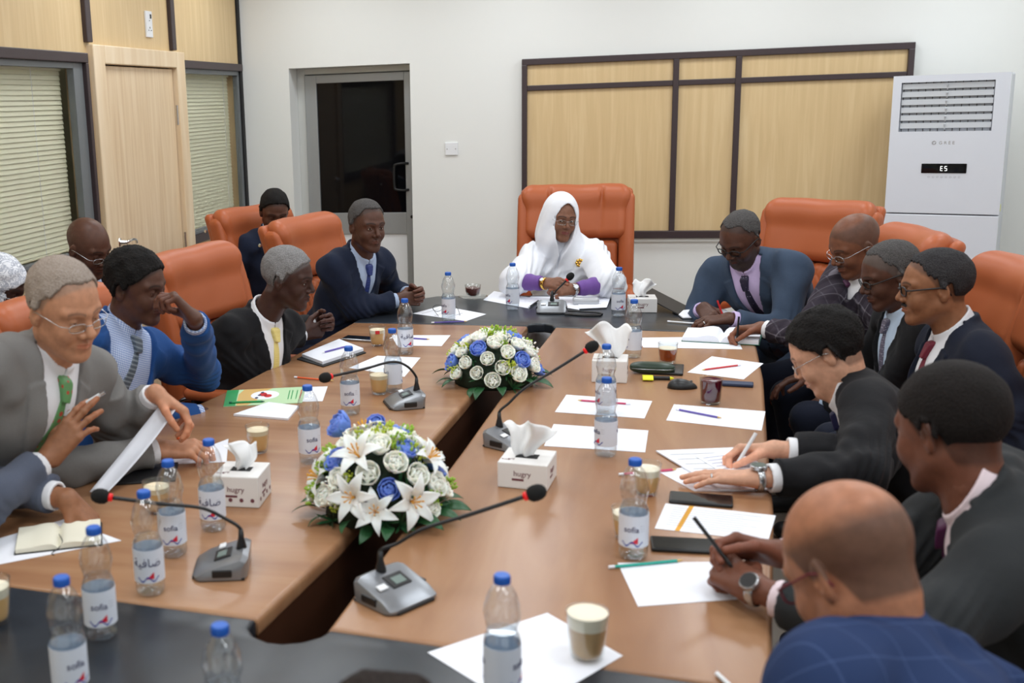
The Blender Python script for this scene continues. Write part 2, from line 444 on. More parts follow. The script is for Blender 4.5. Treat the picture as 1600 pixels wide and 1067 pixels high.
def hair_mat(name, dark, light, mid=.5):
    d, l = srgb(*dark), srgb(*light)
    def f(nt, b):
        n = N(nt, 'ShaderNodeTexNoise', Scale=300, Detail=5); L(nt, coord(nt), n.inputs['Vector'])
        L(nt, ramp(nt, n.outputs[0], [(mid-.2, d), (mid+.2, l)]), b.inputs['Base Color']); bump(nt, b, n.outputs[0], .9, .006)
    mat(name, d, .75, spec=.25, build=f)
SK = dict(dark=srgb(88, 58, 46), vdark=srgb(66, 42, 35), brown=srgb(120, 78, 58), mid=srgb(146, 100, 72), tan=srgb(190, 138, 108), light=srgb(206, 158, 132))

def head_fn(g):
    """head in its own frame: origin between the eyes' ears at eye level, x right, y forward, z up"""
    W, J, NS, CH, LP, OP = g.get('w', 1), g.get('jaw', 1), g.get('nose', 1), g.get('cheek', 1), g.get('lips', 1), g.get('open', .5)
    def f(p):
        q = p.copy(); q[:, 0] = np.abs(q[:, 0])             # the head is symmetric
        d = ell(q, (0, -.012, .036), (.0755*W, .099, .086))
        d = smin(d, ell(q, (0, .028, .0), (.066*W, .062, .072)), .03)
        d = smin(d, ell(q, (0, .034, -.058), (.052*J, .052, .058)), .035)
        d = smin(d, cap(q, (.046*J, .0, -.055), (.019*J, .068, -.100), .020, .0155), .03)          # jaw line
        d = smin(d, ell(q, (0, .078, -.104), (.020, .015, .016)), .02)                             # chin
        d = smin(d, ell(q, (.036*W, .062, -.036), (.024*CH, .026, .026*CH)), .02)                  # cheek
        d = smin(d, cap(q, (.0, .089, .019), (.046, .070, .021), .011, .010), .014)                # brow
        d = smax(d, -ell(q, (.031, .098, .000), (.0180, .020, .0125)), .012)
        d = smax(d, -cap(q, (.021, .100, -.038), (.034, .090, -.062), .0022, .0022), .010)                        # socket
        d = smin(d, sph(q, (.0315, .0735, .000), .0152), .005)                                     # eyelid over the ball
        d = smax(d, -ell(q, (.0315, .090, -.0015), (.0135, .012, .0008+.0052*OP)), .0015)          # the slit
        d = smin(d, cap(q, (0, .090, .008), (0, .108+.004*(NS-1), -.028), .0068, .0105*NS), .010)  # nose
        d = smin(d, ell(q, (.0125*NS, .098, -.034), (.0085*NS, .010, .0075*NS)), .006)
        d = smax(d, -ell(q, (.0068*NS, .104, -.0425), (.0035, .005, .003)), .002)
        d = smin(d, ell(q, (0, .078, -.066), (.027, .020, .020)), .014)                            # muzzle
        d = smin(d, cap(q, (0, .0985, -.0580), (.0195, .0865, -.0615), .0052*LP, .0030), .003)
        d = smin(d, cap(q, (0, .0970, -.0700), (.0175, .0860, -.0670), .0062*LP, .0034), .003)
        d = smax(d, -cap(q, (0, .1055, -.0637), (.023, .0905, -.0648), .0016), .002)
        # ear
        e = ell(q, (.0775*W, -.010, -.010), (.0075, .0165, .030), fr(90, 0, 0)@np.array([[.94, -.34, 0], [.34, .94, 0], [0, 0, 1.]]))
        e = smax(e, -ell(q, (.0860*W, -.006, -.006), (.006, .0095, .017)), .004)
        e = smin(e, ell(q, (.0765*W, .001, -.014), (.006, .004, .007)), .004)
        d = smin(d, e, .006)
        return d
    return f
def neck_add(d, q, r=.056, tilt=(0, -.055, -.20)):
    return smin(d, cap(q, (0, -.022, -.05), tilt, r*.98, r*1.06), .03)

def hair_fn(g, hd):
    """shell over the skull; g: t thickness, line shift, bald (radius of bare crown), recede"""
    t = g.get('t', .008); sh = g.get('line', 0.); bald = g.get('bald', 0); rec = g.get('recede', 0.); rough = g.get('rough', .002)
    ys = np.array([-.12, -.08, -.035, -.024, -.008, .004, .012, .018, .045, .070, .085, .11]); zs = np.array([-.062, -.060, -.045, .018, .020, .004, .006, .026, .040, .072, .088, .1])+0.
    ys = ys.copy(); zs[7:] += sh; zs[6:] += rec*.3
    def f(p):
        d = hd(p)-t
        n = .5*np.sin(p[:, 0]*410+3*np.sin(p[:, 1]*190))*np.sin(p[:, 1]*370+2*np.sin(p[:, 2]*230))*np.sin(p[:, 2]*390+1.3)
        n2 = .8*np.sin(p[:, 0]*90+1)*np.sin(p[:, 1]*80)*np.sin(p[:, 2]*85+2)
        d = d-rough*n-rough*1.3*n2
        xx = np.abs(p[:, 0])
        g_ = np.interp(p[:, 1]-rec*np.clip((xx-.02)/.04, 0, 1)*np.clip(.075-xx, 0, 1)*0, ys-rec, zs)
        if rec: g_ = g_+rec*1.2*np.exp(-((xx-.045)/.02)**2)*(p[:, 1] > .02)
        reg = (g_-p[:, 2])*.75+.0022*np.sin(p[:, 0]*260+p[:, 1]*330)+.0012*np.sin(p[:, 0]*700+p[:, 1]*500)
        inner = -(hd(p)+.004)
        out = smax(smax(d, reg, .006), inner, .001)
        if bald: out = smax(out, -ell(p, (0, g.get('by', .01), .115), (bald, bald*1.35, g.get('bz', .075))), .008)
        return out
    return f

def ik(s, w_, a, b, pole):
    s, w_ = V(*s), V(*w_); d = np.linalg.norm(w_-s); u = (w_-s)/d
    if d > (a+b)*.995: k = d/(a+b)*1.01; a *= k; b *= k
    x = (a*a-b*b+d*d)/(2*d); h = math.sqrt(max(1e-6, a*a-x*x)); pl = V(*pole); pl = pl-u*(pl@u)
    return s+u*x+nrm(pl)*h

def hand_fn(W, f, n, side, curl=(.4, .4, .45, .5), spread=1., thumb=.4, elbow=None, size=1., wr=.026):
    f = nrm(f); n = nrm(V(*n)-f*(V(*n)@f)); t = np.cross(f, n)*(1 if side == 'R' else -1); S = size
    mcp = [W+(f*.094+t*.027)*S, W+(f*.099+t*.0085)*S, W+(f*.094-t*.010)*S, W+(f*.084-t*.027)*S]
    seg = [(.041, .025, .021), (.045, .028, .022), (.041, .026, .021), (.032, .020, .019)]
    rad = [.0092, .0094, .0088, .0078]; fan = [.10, .02, -.07, -.17]
    chains = []
    for i in range(4):
        c = curl[i]; P = [mcp[i]]; th = 0; base = nrm(f+t*fan[i]*spread)
        for k, (L_, k2) in enumerate(zip(seg[i], (80, 95, 60))):
            th += math.radians(k2*c); P.append(P[-1]+(base*math.cos(th)+n*math.sin(th))*L_*S)
        chains.append((P, rad[i]*S))
    tb = W+(f*.030+t*.026+n*.008)*S
    d1 = nrm(f*.72+t*(.75-.35*thumb)+n*(.25+.45*thumb)); d2 = nrm(f*.9+t*(.38-.65*thumb)+n*(.2+.5*thumb)); d3 = nrm(f*.95+t*(.25-.9*thumb)+n*(.15+.45*thumb))
    T = [tb, tb+d1*.040*S, tb+d1*.040*S+d2*.033*S, tb+d1*.040*S+d2*.033*S+d3*.026*S]
    fa = W-f*.09 if elbow is None else W+nrm(V(*elbow)-W)*.10
    def fn(p):
        d = cap(p, W+t*.006*S, fa, wr*S, wr*1.08*S)
        for i in range(4): d = smin(d, cap(p, W+(t*(.013-.009*i))*S, mcp[i]-n*-.001, .0165*S, .0118*S), .014)
        d = smin(d, cap(p, W+(f*.01+t*.012)*S, T[1], .018*S, .0115*S), .016)
        fs = None
        for P, r in chains:
            q = cap(p, P[0], P[1], r*1.12, r*1.0); q = smin(q, cap(p, P[1], P[2], r*1.02, r*.92), .003); q = smin(q, cap(p, P[2], P[3], r*.93, r*.80), .003)
            q = smin(q, sph(p, P[1], r*1.06), .003)
            fs = q if fs is None else np.minimum(fs, q)
        th_ = cap(p, T[1], T[2], .0112*S, .0102*S); th_ = smin(th_, cap(p, T[2], T[3], .0104*S, .0088*S), .003)
        fs = np.minimum(fs, th_)
        return smin(d, fs, .006)
    pts = [W, fa]+T+[q for P, r in chains for q in P]
    tips = [P[3] for P, r in chains]; knuck = mcp
    return fn, pts, dict(tips=tips, thumb=T[3], mcp=mcp, t=t, f=f, n=n, chains=chains)

def person(label, s):
    """s: the pose and outfit of one seated person; all places are world metres"""
    H = V(*s['head']); HR = fr(*s['hdir']); az = s['face_az']
    P = V(*s['pelvis']); hs = s.get('hscale', 1.)
    Nk = V(*s['neck']) if 'neck' in s else H-V(0,0,.14)-HR[:, 1]*.07
    up = nrm(Nk-P); a = math.radians(az); fwd = V(math.cos(a), math.sin(a), 0); fwd = nrm(fwd-up*(fwd@up)); rt = np.cross(fwd, up)
    TR = np.stack([rt, fwd, up], 1); Lt = np.linalg.norm(Nk-P); fat = s.get('fat', 0.); sw = s.get('sw', .178)+fat*.3
    root = thing('person', label, 'person', (P[0], P[1], 0)); O = np.array([P[0], P[1], 0.])
    hl = lambda p: ((p-_v(H))@_v(HR))/f4(hs)
    tl = lambda p: (p-_v(Nk))@_v(TR)
    sk = np.array(s['skin']); g = s.get('face', {})
    hd0 = head_fn(g); hair_g = s.get('hair')
    ntilt = HR.T@((Nk+up*-.02+fwd*.012)-H)/hs
    def headneck(p): q = hl(p); return neck_add(hd0(q), q, g.get('neck', .056), tuple(ntilt))*f4(hs)
    # ---- arms
    arms = {}
    for side, sg in (('R', 1), ('L', -1)):
        h = s['hands'].get(side)
        sh = Nk+TR@V(sg*sw, .0, -.085)
        if h is None: h = dict(w=sh+TR@V(sg*.03, .20, -.40), f=TR@V(0, .8, -.6), n=-up, curl=(.3,)*4)
        W_ = V(*h['w']); sh = sh+nrm(W_-sh)*.025
        pole = V(*h['pole']) if 'pole' in h else V(0, 0, -1.)+rt*sg*.5-fwd*.25
        E_ = V(*h['elbow']) if 'elbow' in h else ik(sh, W_, .295, .255, pole)
        arms[side] = dict(s=sh, e=E_, w=W_, h=h)
    def armf(p, ex=0.):
        d = None
        for A in arms.values():
            q = smin(cap(p, A['s'], A['e'], .060+ex+fat*.12, .050+ex), cap(p, A['e'], A['w'], .050+ex, .034+ex), .03)
            d = q if d is None else np.minimum(d, q)
        return d
    belly = .125+fat*.55
    def torso(p):
        q = tl(p)
        d = ell(q, (0, .018, -.19), (.165+fat*.3, .108+fat*.3, .175))
        d = smin(d, ell(q, (0, .035+fat*.25, -.38*Lt/.55), (.150+fat*.5, belly, .18)), .08)
        d = smin(d, ell(q, (0, .01, -Lt), (.172+fat*.3, .135+fat*.2, .13)), .08)
        qa = q.copy(); qa[:, 0] = np.abs(qa[:, 0])
        d = smin(d, cap(qa, (0, -.012, -.035), (sw*.86, 0, -.075), .056, .060), .05)
        return d
    def fold(p, A=.005):
        q = tl(p); n = 0
        for (k1, k2, k3, ph) in ((38, 12, 30, 0), (-22, 30, 44, 2), (60, 25, -18, 4)): n = n+np.sin(q[:, 0]*k1+q[:, 1]*k2+q[:, 2]*k3+ph+1.5*np.sin(q[:, 2]*17+q[:, 0]*9))
        return n*A/1.7
    o = s.get('outfit', {}); vw, vb = o.get('vw', .075), o.get('vb', -.36)
    def vshape(q):                                  # half width of the open front at height z (torso frame)
        return vw*np.clip((q[:, 2]-vb)/(-vb-.02), 0, 1.15)
    tcol = lambda v: tl(v.astype(f4))
    def tlattr(v): return {'tl': ('FLOAT_VECTOR', tcol(v))}
    allp = [A[k] for A in arms.values() for k in 'sew']+[P, Nk]
    h_b = s.get('vox', .007)
    # ---- skin mesh: head and neck, hands, and the body under the clothes
    parts, cols = [], []
    hh = s.get('hvox', .0024)
    lo, hi = bbox([H-.135*hs, H+.14*hs, Nk-.03], .02)
    hv, hq = nets(headneck, lo, hi, hh)
    parts.append((hv, hq)); q = hl(hv.astype(f4)); c = np.tile(sk, (len(hv), 1))
    def blend(mask, colr): nonlocal c; mask = mask[:, None]; c = c*(1-mask)+np.array(colr)*mask
    ax_, y_, z_ = np.abs(q[:, 0]), q[:, 1], q[:, 2]; gs = lambda d, w_: np.exp(-np.clip(d, -50, 50)**2/(w_*w_))
    lipc = g.get('lipcol', sk*np.array([.95, .62, .62]))
    blend(.75*((z_ > -.078) & (z_ < -.054) & (y_ > .082)*(ax_ < .022))*gs(z_+.0645, .0085), lipc)
    brow = g.get('brow', srgb(26, 20, 18)); bz = .0205+.006*(1-((ax_-.03)/.022)**2)
    blend(g.get('brow_k', .85)*gs(z_-bz, .0036)*(ax_ > .010)*(ax_ < .052)*(y_ > .04), brow)
    blend(.35*gs(z_-.003, .010)*gs(ax_-.031, .018)*(y_ > .05), sk*.55)
    if g.get('beard'):
        bc, k = g['beard']; zz = -.035-.5*(.09-y_)*0
        m = np.clip((-.045-z_-np.clip((ax_-.03)/.05, 0, 1)*-.02)/.012, 0, 1)*np.clip((y_-.0)/.015, 0, 1)*(1-gs(z_+.0645, .007)*(ax_ < .02)*(y_ > .085))*np.clip((z_+.135)/.02, 0, 1)
        blend(k*np.clip(m, 0, 1), bc)
    if g.get('moust'):
        mc, k = g['moust']; blend(k*gs(z_+.0515, .0062)*np.clip((.028-ax_)/.006, 0, 1)*(y_ > .075), mc)
    if hair_g and not g.get('scalp'): g = dict(g, scalp=(np.array(sk)*.25+np.array(MATS[hair_g['mat']].node_tree.nodes['Color Ramp'].color_ramp.elements[0].color[:3])*.75, .7, hair_g.get('bald', 0)), zshift=hair_g.get('line', 0)+hair_g.get('recede', 0)*.9-.006)
    if g.get('scalp'):                               # close-shaved hair shows as a darker scalp
        scl, k, br = g['scalp']; zl = np.interp(y_, [-.12, -.04, -.02, .0, .012, .03, .05, .075, .09], [-.07, -.055, .0, -.005, .0, .034, .046, .07, .09])+g.get('zshift', 0)
        m = np.clip((z_-zl)/.012+.5, 0, 1)
        if br: m = m*np.clip((np.sqrt((ax_/br)**2+((y_+.008)/(br*1.32))**2+((z_-.13)/.10)**2)-1)/.25, 0, 1)
        blend(k*m, scl)
    cols.append(c)
    hinfo = {}
    for side, A in arms.items():
        h = A['h']
        fn, pts, info = hand_fn(A['w'], h['f'], h['n'], side, h.get('curl', (.4,)*4), h.get('spread', 1), h.get('thumb', .4), A['e'], h.get('size', s.get('hand', 1.)))
        hinfo[side] = info
        if h.get('show', 1):
            lo, hi = bbox(pts, .03); v_, q_ = nets(fn, lo, hi, .0022); parts.append((v_, q_)); c = np.tile(sk, (len(v_), 1))
            d = ((v_-A['w'])@info['n']); c = c*(1+np.clip(d/.02, 0, 1)[:, None]*np.array([.35, .2, .18])*.8)
            for tp_, ch in zip(info['tips']+[info['thumb']], range(5)):   # nails
                m = np.exp(-(np.linalg.norm(v_-(tp_-info['n']*.006), axis=1)/.0055)**2); c = c*(1-m[:, None]*.5)+np.array(sk)*1.9*m[:, None]*.5
            cols.append(c)
    under = lambda p: smin(smin(torso(p)+.032, armf(p, -.026), .03), cap(p, Nk-up*.10, Nk+up*.02, .05), .03)
    lo, hi = bbox(allp, .14); v_, q_ = nets(under, lo, hi, .02); parts.append((v_, q_)); cols.append(np.tile(sk, (len(v_), 1)))
    cc = np.concatenate(cols); cc = np.concatenate([cc, np.ones((len(cc), 1))], 1)
    meshobj('body', npmesh('body', parts, ['skin'], O, {'Col': ('FLOAT_COLOR', cc)}), root)
    # ---- eyes
    for sx in (-1, 1):
        bm = bmesh.new(); gz = s.get('gaze', (0, -.15)); gd = nrm(V(gz[0], 1, gz[1]))
        up_ = nrm(np.cross(np.cross(gd, V(0, 0, 1)), gd)); R3 = Matrix([[*np.cross(up_, gd), 0], [*up_, 0], [*gd, 0], [0, 0, 0, 1]]).transposed()
        lathe(bm, [(.0134*math.sin(t), .0134*math.cos(t)) for t in (PI-1e-9, 2.6, 2.2, 1.8, 1.4, 1.1, .85, .62, .45)], 16, caps=False)
        lathe(bm, [(.0134*math.sin(t), .0134*math.cos(t)) for t in (.45, .3, .15, 1e-9)], 16, mi=1, caps=False)
        xf(bm.verts, Matrix.Translation((sx*.0315, .0735, 0)) @ R3)
        T4 = Matrix([[*(HR[i]*hs), H[i]-O[i]] for i in range(3)]+[[0, 0, 0, 1]]); xf(bm.verts, T4)
        link('eye', bm, ['eye_white', 'iris'], root, smooth=True)
    hw = lambda x, y, z: H+HR@V(x, y, z)*hs-O        # head point -> root frame
    # ---- hair
    if hair_g:
        hf = hair_fn(hair_g, hd0)
        lo, hi = bbox([H-.12*hs, H+.14*hs], .02)
        sdf_obj('hair', lambda p: hf(hl(p))*f4(hs), lo, hi, hair_g.get('vox', .003), hair_g['mat'], root, O)
    if g.get('moust') and g.get('moust3d', 1):
        lo, hi = bbox([H+HR@V(-.03, .07, -.07)*hs, H+HR@V(.03, .11, -.04)*hs], .015)
        def mf(p):
            q = hl(p); q[:, 0] = np.abs(q[:, 0]); d = smin(cap(q, (.0, .0985, -.0490), (.016, .0925, -.0515), .0046, .0042), cap(q, (.016, .0925, -.0515), (.026, .083, -.058), .0042, .0022), .003)
            return (d-.0008*np.sin(q[:, 0]*900)*np.sin(q[:, 2]*700))*f4(hs)
        sdf_obj('moustache', mf, lo, hi, .0016, g['moust3'], root, O)
    # ---- glasses
    if s.get('glasses'):
        gl = s['glasses']; bm = bmesh.new(); wd, ht, r = gl.get('w', .024), gl.get('h', .015), gl.get('r', .0014); zc = gl.get('z', -.004)
        rims = []
        for sx in (-1, 1):
            pts = []
            for k in range(28):
                t = 2*PI*k/28; ex = gl.get('sq', .7); cx_, cz_ = math.copysign(abs(math.cos(t))**ex, math.cos(t)), math.copysign(abs(math.sin(t))**ex, math.sin(t))
                x = sx*(.0335)+wd*cx_; pts.append(hw(x, .1045-abs(x)*.15, zc+ht*cz_))
            rims.append(pts)
            if not gl.get('rimless'): tube(bm, pts, r, 8, closed=True)
            tube(bm, [hw(sx*(.0335+wd*.97), .1045-.057*.15, zc+ht*.45), hw(sx*.074*g.get('w', 1), .082, zc+ht*.45+.002), hw(sx*.0835*g.get('w', 1), .0, zc+.012), hw(sx*.083*g.get('w', 1), -.018, zc+.006), hw(sx*.081*g.get('w', 1), -.030, zc-.016)], max(r, .0009), 8)
        tube(bm, [hw(-.011, .103, zc+ht*.3), hw(0, .1085, zc+ht*.5), hw(.011, .103, zc+ht*.3)], max(r, .0009), 8)
        go = link('glasses', bm, gl['mat'], root, smooth=True)
        for pts in rims:
            b2 = bmesh.new(); vs_ = [b2.verts.new(tuple(p_)) for p_ in pts]; b2.faces.new(vs_); fo = HR[:, 1]*.0012
            ex = bmesh.ops.extrude_face_region(b2, geom=b2.faces[:]); xf([v for v in ex['geom'] if isinstance(v, bmesh.types.BMVert)], Matrix.Translation(tuple(fo)))
            bmesh.ops.recalc_face_normals(b2, faces=b2.faces[:]); link('lens', b2, 'lens', go)
    # ---- trousers and shoes
    kn = {}
    pts = [P]
    for sg in (-1, 1):
        hp = P+rt*sg*.095-V(0, 0, .02); f2 = V(math.cos(a), math.sin(a), 0); ld = s.get('leg', .44)
        K = V(*hp[:2], .50)+f2*ld+rt*sg*.05; K[2] = .51; Fd = K-f2*s.get('tuck', .08)+rt*sg*.02; Fd[2] = .09; kn[sg] = (hp, K, Fd); pts += [K, Fd]
    def trous(p):
        d = ell(p, P-V(0, 0, .03), (.185+fat*.3, .185+fat*.3, .12))
        for sg in (-1, 1):
            hp, K, Fd = kn[sg]; d = smin(d, smin(cap(p, hp, K, .088, .064), cap(p, K, Fd, .064, .052), .02), .03)
        return d
    lo, hi = bbox(pts, .2)
    sdf_obj('trousers', trous, lo, hi, .014, o.get('trousers', 'suit_black'), root, O)
    for sg in (-1, 1):
        hp, K, Fd = kn[sg]; f2 = V(math.cos(a), math.sin(a), 0)
        sf = lambda p, Fd=Fd, f2=f2: smax(smin(cap(p, V(Fd[0], Fd[1], .045)-f2*.05, V(Fd[0], Fd[1], .035)+f2*.15, .042, .034), cap(p, V(*Fd[:2], .05), V(*Fd[:2], .11), .043), .03), -(p[:, 2]-.003), .002)
        lo, hi = bbox([V(*Fd[:2], .05)-f2*.05, V(*Fd[:2], .1)+f2*.15], .06); sdf_obj('shoe', sf, lo, hi, .008, 'black_leatherette', root, O)
    if s.get('custom'):
        s['custom'](locals()); return root
    # ---- jacket
    jk = .012
    def jacket(p):
        q = tl(p); ax = np.abs(q[:, 0]); vs_ = vshape(q)
        fd = fold(p); tj = torso(p)-jk+fd
        lw = .055*np.clip((q[:, 2]-vb)/.20, 0, 1)*np.clip((-.035-q[:, 2])/.02, 0, 1); e = ax-vs_
        lapel = (q[:, 1] > 0)*np.clip((lw-e)/.004, 0, 1)*np.clip((q[:, 2]-vb)/.03, 0, 1)
        tj = tj-.0055*lapel
        # collar standing at the back of the neck
        colr = smax(smax(ell(q, (0, .006, .0), (.079, .083, .12)), -ell(q, (0, .014, .02), (.067, .074, .2)), .004), np.maximum(q[:, 2]-(.030-.9*np.clip(q[:, 1]+.03, 0, 1)), -.09-q[:, 2]), .006)
        tj = smin(tj, colr, .008)
        cut = np.maximum(np.maximum(ax-(.003+.10*np.clip(vb-.10-q[:, 2], 0, 1)), -q[:, 1]), q[:, 2]-vb)   # the fronts part below the button
        tj = smax(tj, -cut, .003)
        V1 = np.maximum((ax-vs_)*.96, -q[:, 1]+.0)    # inside the V: negative
        tj = smax(tj, -V1, .003)
        tj = smax(tj, -cap(q, (0, .004, -.05), (0, .02, .2), .0655, .075), .004)
        af = None
        for A in arms.values():                      # each sleeve on its own, ended before the wrist
            q_ = smin(cap(p, A['s'], A['e'], .060+fat*.12, .050), cap(p, A['e'], A['w'], .050, .034), .03)-jk+fd
            u = nrm(A['w']-A['e']); dd = ((p-_v(A['w']))@_v(u))+.022+A['h'].get('bare', .010); q_ = np.where(sph(p, A['w'], .14) < 0, np.maximum(q_, dd), q_)
            af = q_ if af is None else np.minimum(af, q_)
        tj = smin(tj, af, .035)
        for A in arms.values():                      # creases gather at the elbow and along the sleeve
            u1 = nrm(A['w']-A['e']); qe = p-_v(A['e']); ne = np.exp(-(qe*qe).sum(1)/.012); tt = qe@_v(u1)
            tj = tj+.0045*ne*np.sin(tt*150+8*np.sin((qe@_v(up))*25))
        return tj
    lo, hi = bbox(allp, .17)
    lo[2] = max(lo[2], .42)
    sdf_obj('jacket', jacket, lo, hi, h_b, o['jacket'], root, O, attrs=tlattr)
    # ---- shirt with collar and cuffs
    def shirt(p):
        q = tl(p); ax = np.abs(q[:, 0]); d = torso(p)-.004+fold(p, .0015)
        d = smax(d, ax-(vshape(q)+.03), .004)
        d = smax(d, -(q[:, 1]+.01), .004)
        d = smax(d, -cap(q, (0, .004, -.03), (0, .02, .2), .059, .066), .003)
        yy, rr = q[:, 1]-.012, np.sqrt(q[:, 0]**2+(q[:, 1]-.012)**2)
        zc = -.008-.50*np.clip(yy, -.07, .08)+.008
        R_ = .0665-.20*(q[:, 2]-zc)
        sh_ = np.abs(rr-R_)-.0042
        top = .026; bot = -.022-.30*np.clip(yy, 0, .1)
        c1 = smax(sh_, np.maximum(q[:, 2]-zc-top, (zc+bot)-q[:, 2]), .002)
        gap = np.maximum(.004+.30*np.clip(zc+.012-q[:, 2], 0, 1)-ax, -yy)
        c1 = smax(c1, -np.maximum(ax-(.003+.35*np.clip(zc+.01-q[:, 2], 0, 1)), -yy), .002)
        d = smin(d, c1, .003)
        for A in arms.values():
            if A['h'].get('cuff', 1):
                u = nrm(A['w']-A['e']); c0, c1_ = A['w']-u*.07, A['w']-u*A['h'].get('bare', .010)
                q2 = p-_v(c0); tt = q2@_v(u); rad = np.linalg.norm(q2-tt[:, None]*_v(u), axis=1); Lc = np.linalg.norm(c1_-c0)
                cf = np.maximum(np.maximum(rad-.0375, .029-rad), np.maximum(-tt, tt-Lc)); d = np.minimum(d, cf)
        return d
    lo, hi = bbox([Nk+TR@V(x, y, z) for x in (-.15, .15) for y in (-.09, .2) for z in (-.5, .05)]+[A['w'] for A in arms.values()], .045)
    sdf_obj('shirt', shirt, lo, hi, s.get('svox', .0046), o['shirt'], root, O, attrs=tlattr)
    # ---- tie
    if o.get('tie'):
        sway = o.get('sway', 0.)
        def tie(p):
            q = tl(p); z = q[:, 2]; ax = np.abs(q[:, 0]-sway*np.clip(-.06-z, 0, 1))
            wt = np.interp(z, [-.52, -.48, -.10, -.072, -.066, -.030, -.026], [.002, .036, .015, .010, .013, .021, .018])
            th = np.where(z > -.072, .0145, .0085)
            d = smax(torso(p)-th-.006*(z > -.069), ax-wt, .005); d = smax(d, -(torso(p)+.004), .001)
            d = smax(d, np.maximum(z+.024, -.50-z), .003); d = smax(d, -q[:, 1], .003)
            return d
        lo, hi = bbox([Nk+TR@V(x, y, z) for x in (-.1, .1) for y in (0, .22) for z in (-.5, .0)], .03)
        sdf_obj('tie', tie, lo, hi, .0036, o['tie'], root, O, attrs=tlattr)
    if s.get('extra'): s['extra'](locals())
    return root
# ------------------------------------------------------------------ the room
XL, YB, XR, YN, ZC = -2.75, 7.75, 2.95, -1.3, 2.9
def struct(name, bm, mats, parent=None, **k):
    o = link(name, bm, mats, parent, **k)
    if parent is None: o['kind'] = 'structure'
    return o
bm = bmesh.new(); box(bm, ((XL+XR)/2, (YN+YB)/2, -.05), (XR-XL+.8, YB-YN+.8, .1)); struct('floor', bm, 'floor_tile')
bm = bmesh.new(); box(bm, ((XL+XR)/2, (YN+YB)/2, ZC+.05), (XR-XL+.8, YB-YN+.8, .1)); struct('ceiling', bm, 'ceiling_paint')
bm = bmesh.new(); box(bm, (XR+.1, (YN+YB)/2, ZC/2), (.2, YB-YN, ZC)); struct('wall_right', bm, 'wall_paint')
bm = bmesh.new(); box(bm, ((XL+XR)/2, YN-.1, ZC/2), (XR-XL, .2, ZC)); struct('wall_near', bm, 'wall_paint')
# back wall with the door recess
a0, a1 = wy(451, 109, YB), wy(640, 97, YB); ax0, ax1, az = a0[0], a1[0], (a0[2]+a1[2])/2
bm = bmesh.new()
for (x0, x1, z0, z1) in ((XL-.3, ax0, 0, ZC), (ax1, XR+.2, 0, ZC), (ax0, ax1, az, ZC)): box(bm, ((x0+x1)/2, YB+.16, (z0+z1)/2), (x1-x0, .32, z1-z0))
struct('wall_back', bm, 'wall_paint')
# glass door in its recess
YD = YB+.20
bm = bmesh.new(); box(bm, ((ax0+ax1)/2, YB+.6, az/2), (ax1-ax0+.3, .02, az+.2)); struct('wall_beyond', bm, 'mat_black')
door = thing('door_1', None, None, ((ax0+ax1)/2, YD, 0)); door['kind'] = 'structure'
dx = (ax0+ax1)/2; hw_ = (ax1-ax0)/2
bm = bmesh.new(); fw = .05
for (x0, x1, z0, z1) in ((-hw_, -hw_+.06, 0, az), (hw_-.03, hw_, 0, az), (-hw_+.06, hw_-.03, az-.045, az)): box(bm, ((x0+x1)/2, .03, (z0+z1)/2), (x1-x0, .07, z1-z0), .004)
link('door_frame', bm, 'aluminium', door)
zg0, zg1 = wy(570, 332, YD)[2], wy(563, 128, YD)[2]; xg0, xg1 = wy(499, 230, YD)[0]-dx, wy(634, 230, YD)[0]-dx
zk = wy(590, 365, YD)[2]
L0, L1 = -hw_+.065, hw_-.035
bm = bmesh.new()
for (x0, x1, z0, z1) in ((L0, xg0, 0, az-.05), (xg1, L1, 0, az-.05), (xg0, xg1, zg1, az-.05), (xg0, xg1, zk, zg0), (xg0, xg1, .02, .16)): box(bm, ((x0+x1)/2, 0, (z0+z1)/2), (x1-x0, .05, z1-z0), .003)
link('door_leaf', bm, 'alu_frame', door)
bm = bmesh.new(); box(bm, ((xg0+xg1)/2, 0, (zg0+zg1)/2), (xg1-xg0, .012, zg1-zg0)); link('door_glass', bm, 'black_glass', door)
bm = bmesh.new(); box(bm, ((xg0+xg1)/2, 0, (zk+.16)/2), (xg1-xg0, .02, zk-.16)); link('lower_panel', bm, 'white_plastic', door)
h0, h1 = wy(630, 255, YD)[2], wy(630, 296, YD)[2]; hx = xg1+.02
bm = bmesh.new(); tube(bm, smoothpts([(hx, -.025, h0), (hx-.03, -.05, h0+.002), (hx-.085, -.052, h0-.005), (hx-.10, -.052, h0-.03), (hx-.10, -.052, h1+.03), (hx-.085, -.052, h1+.005), (hx-.03, -.05, h1-.002), (hx, -.025, h1)], 5), .0095, 10)
link('door_handle', bm, 'black_plastic', door, smooth=True)
bm = bmesh.new(); lz = wy(643, 338, YD)[2]; lathe(bm, [(.012, 0), (.012, .008), (.004, .008)], 14, M4=Matrix.Translation((hx+.022, -.025, lz)) @ Matrix.Rotation(PI/2, 4, 'X')); link('lock', bm, 'black_plastic', door)
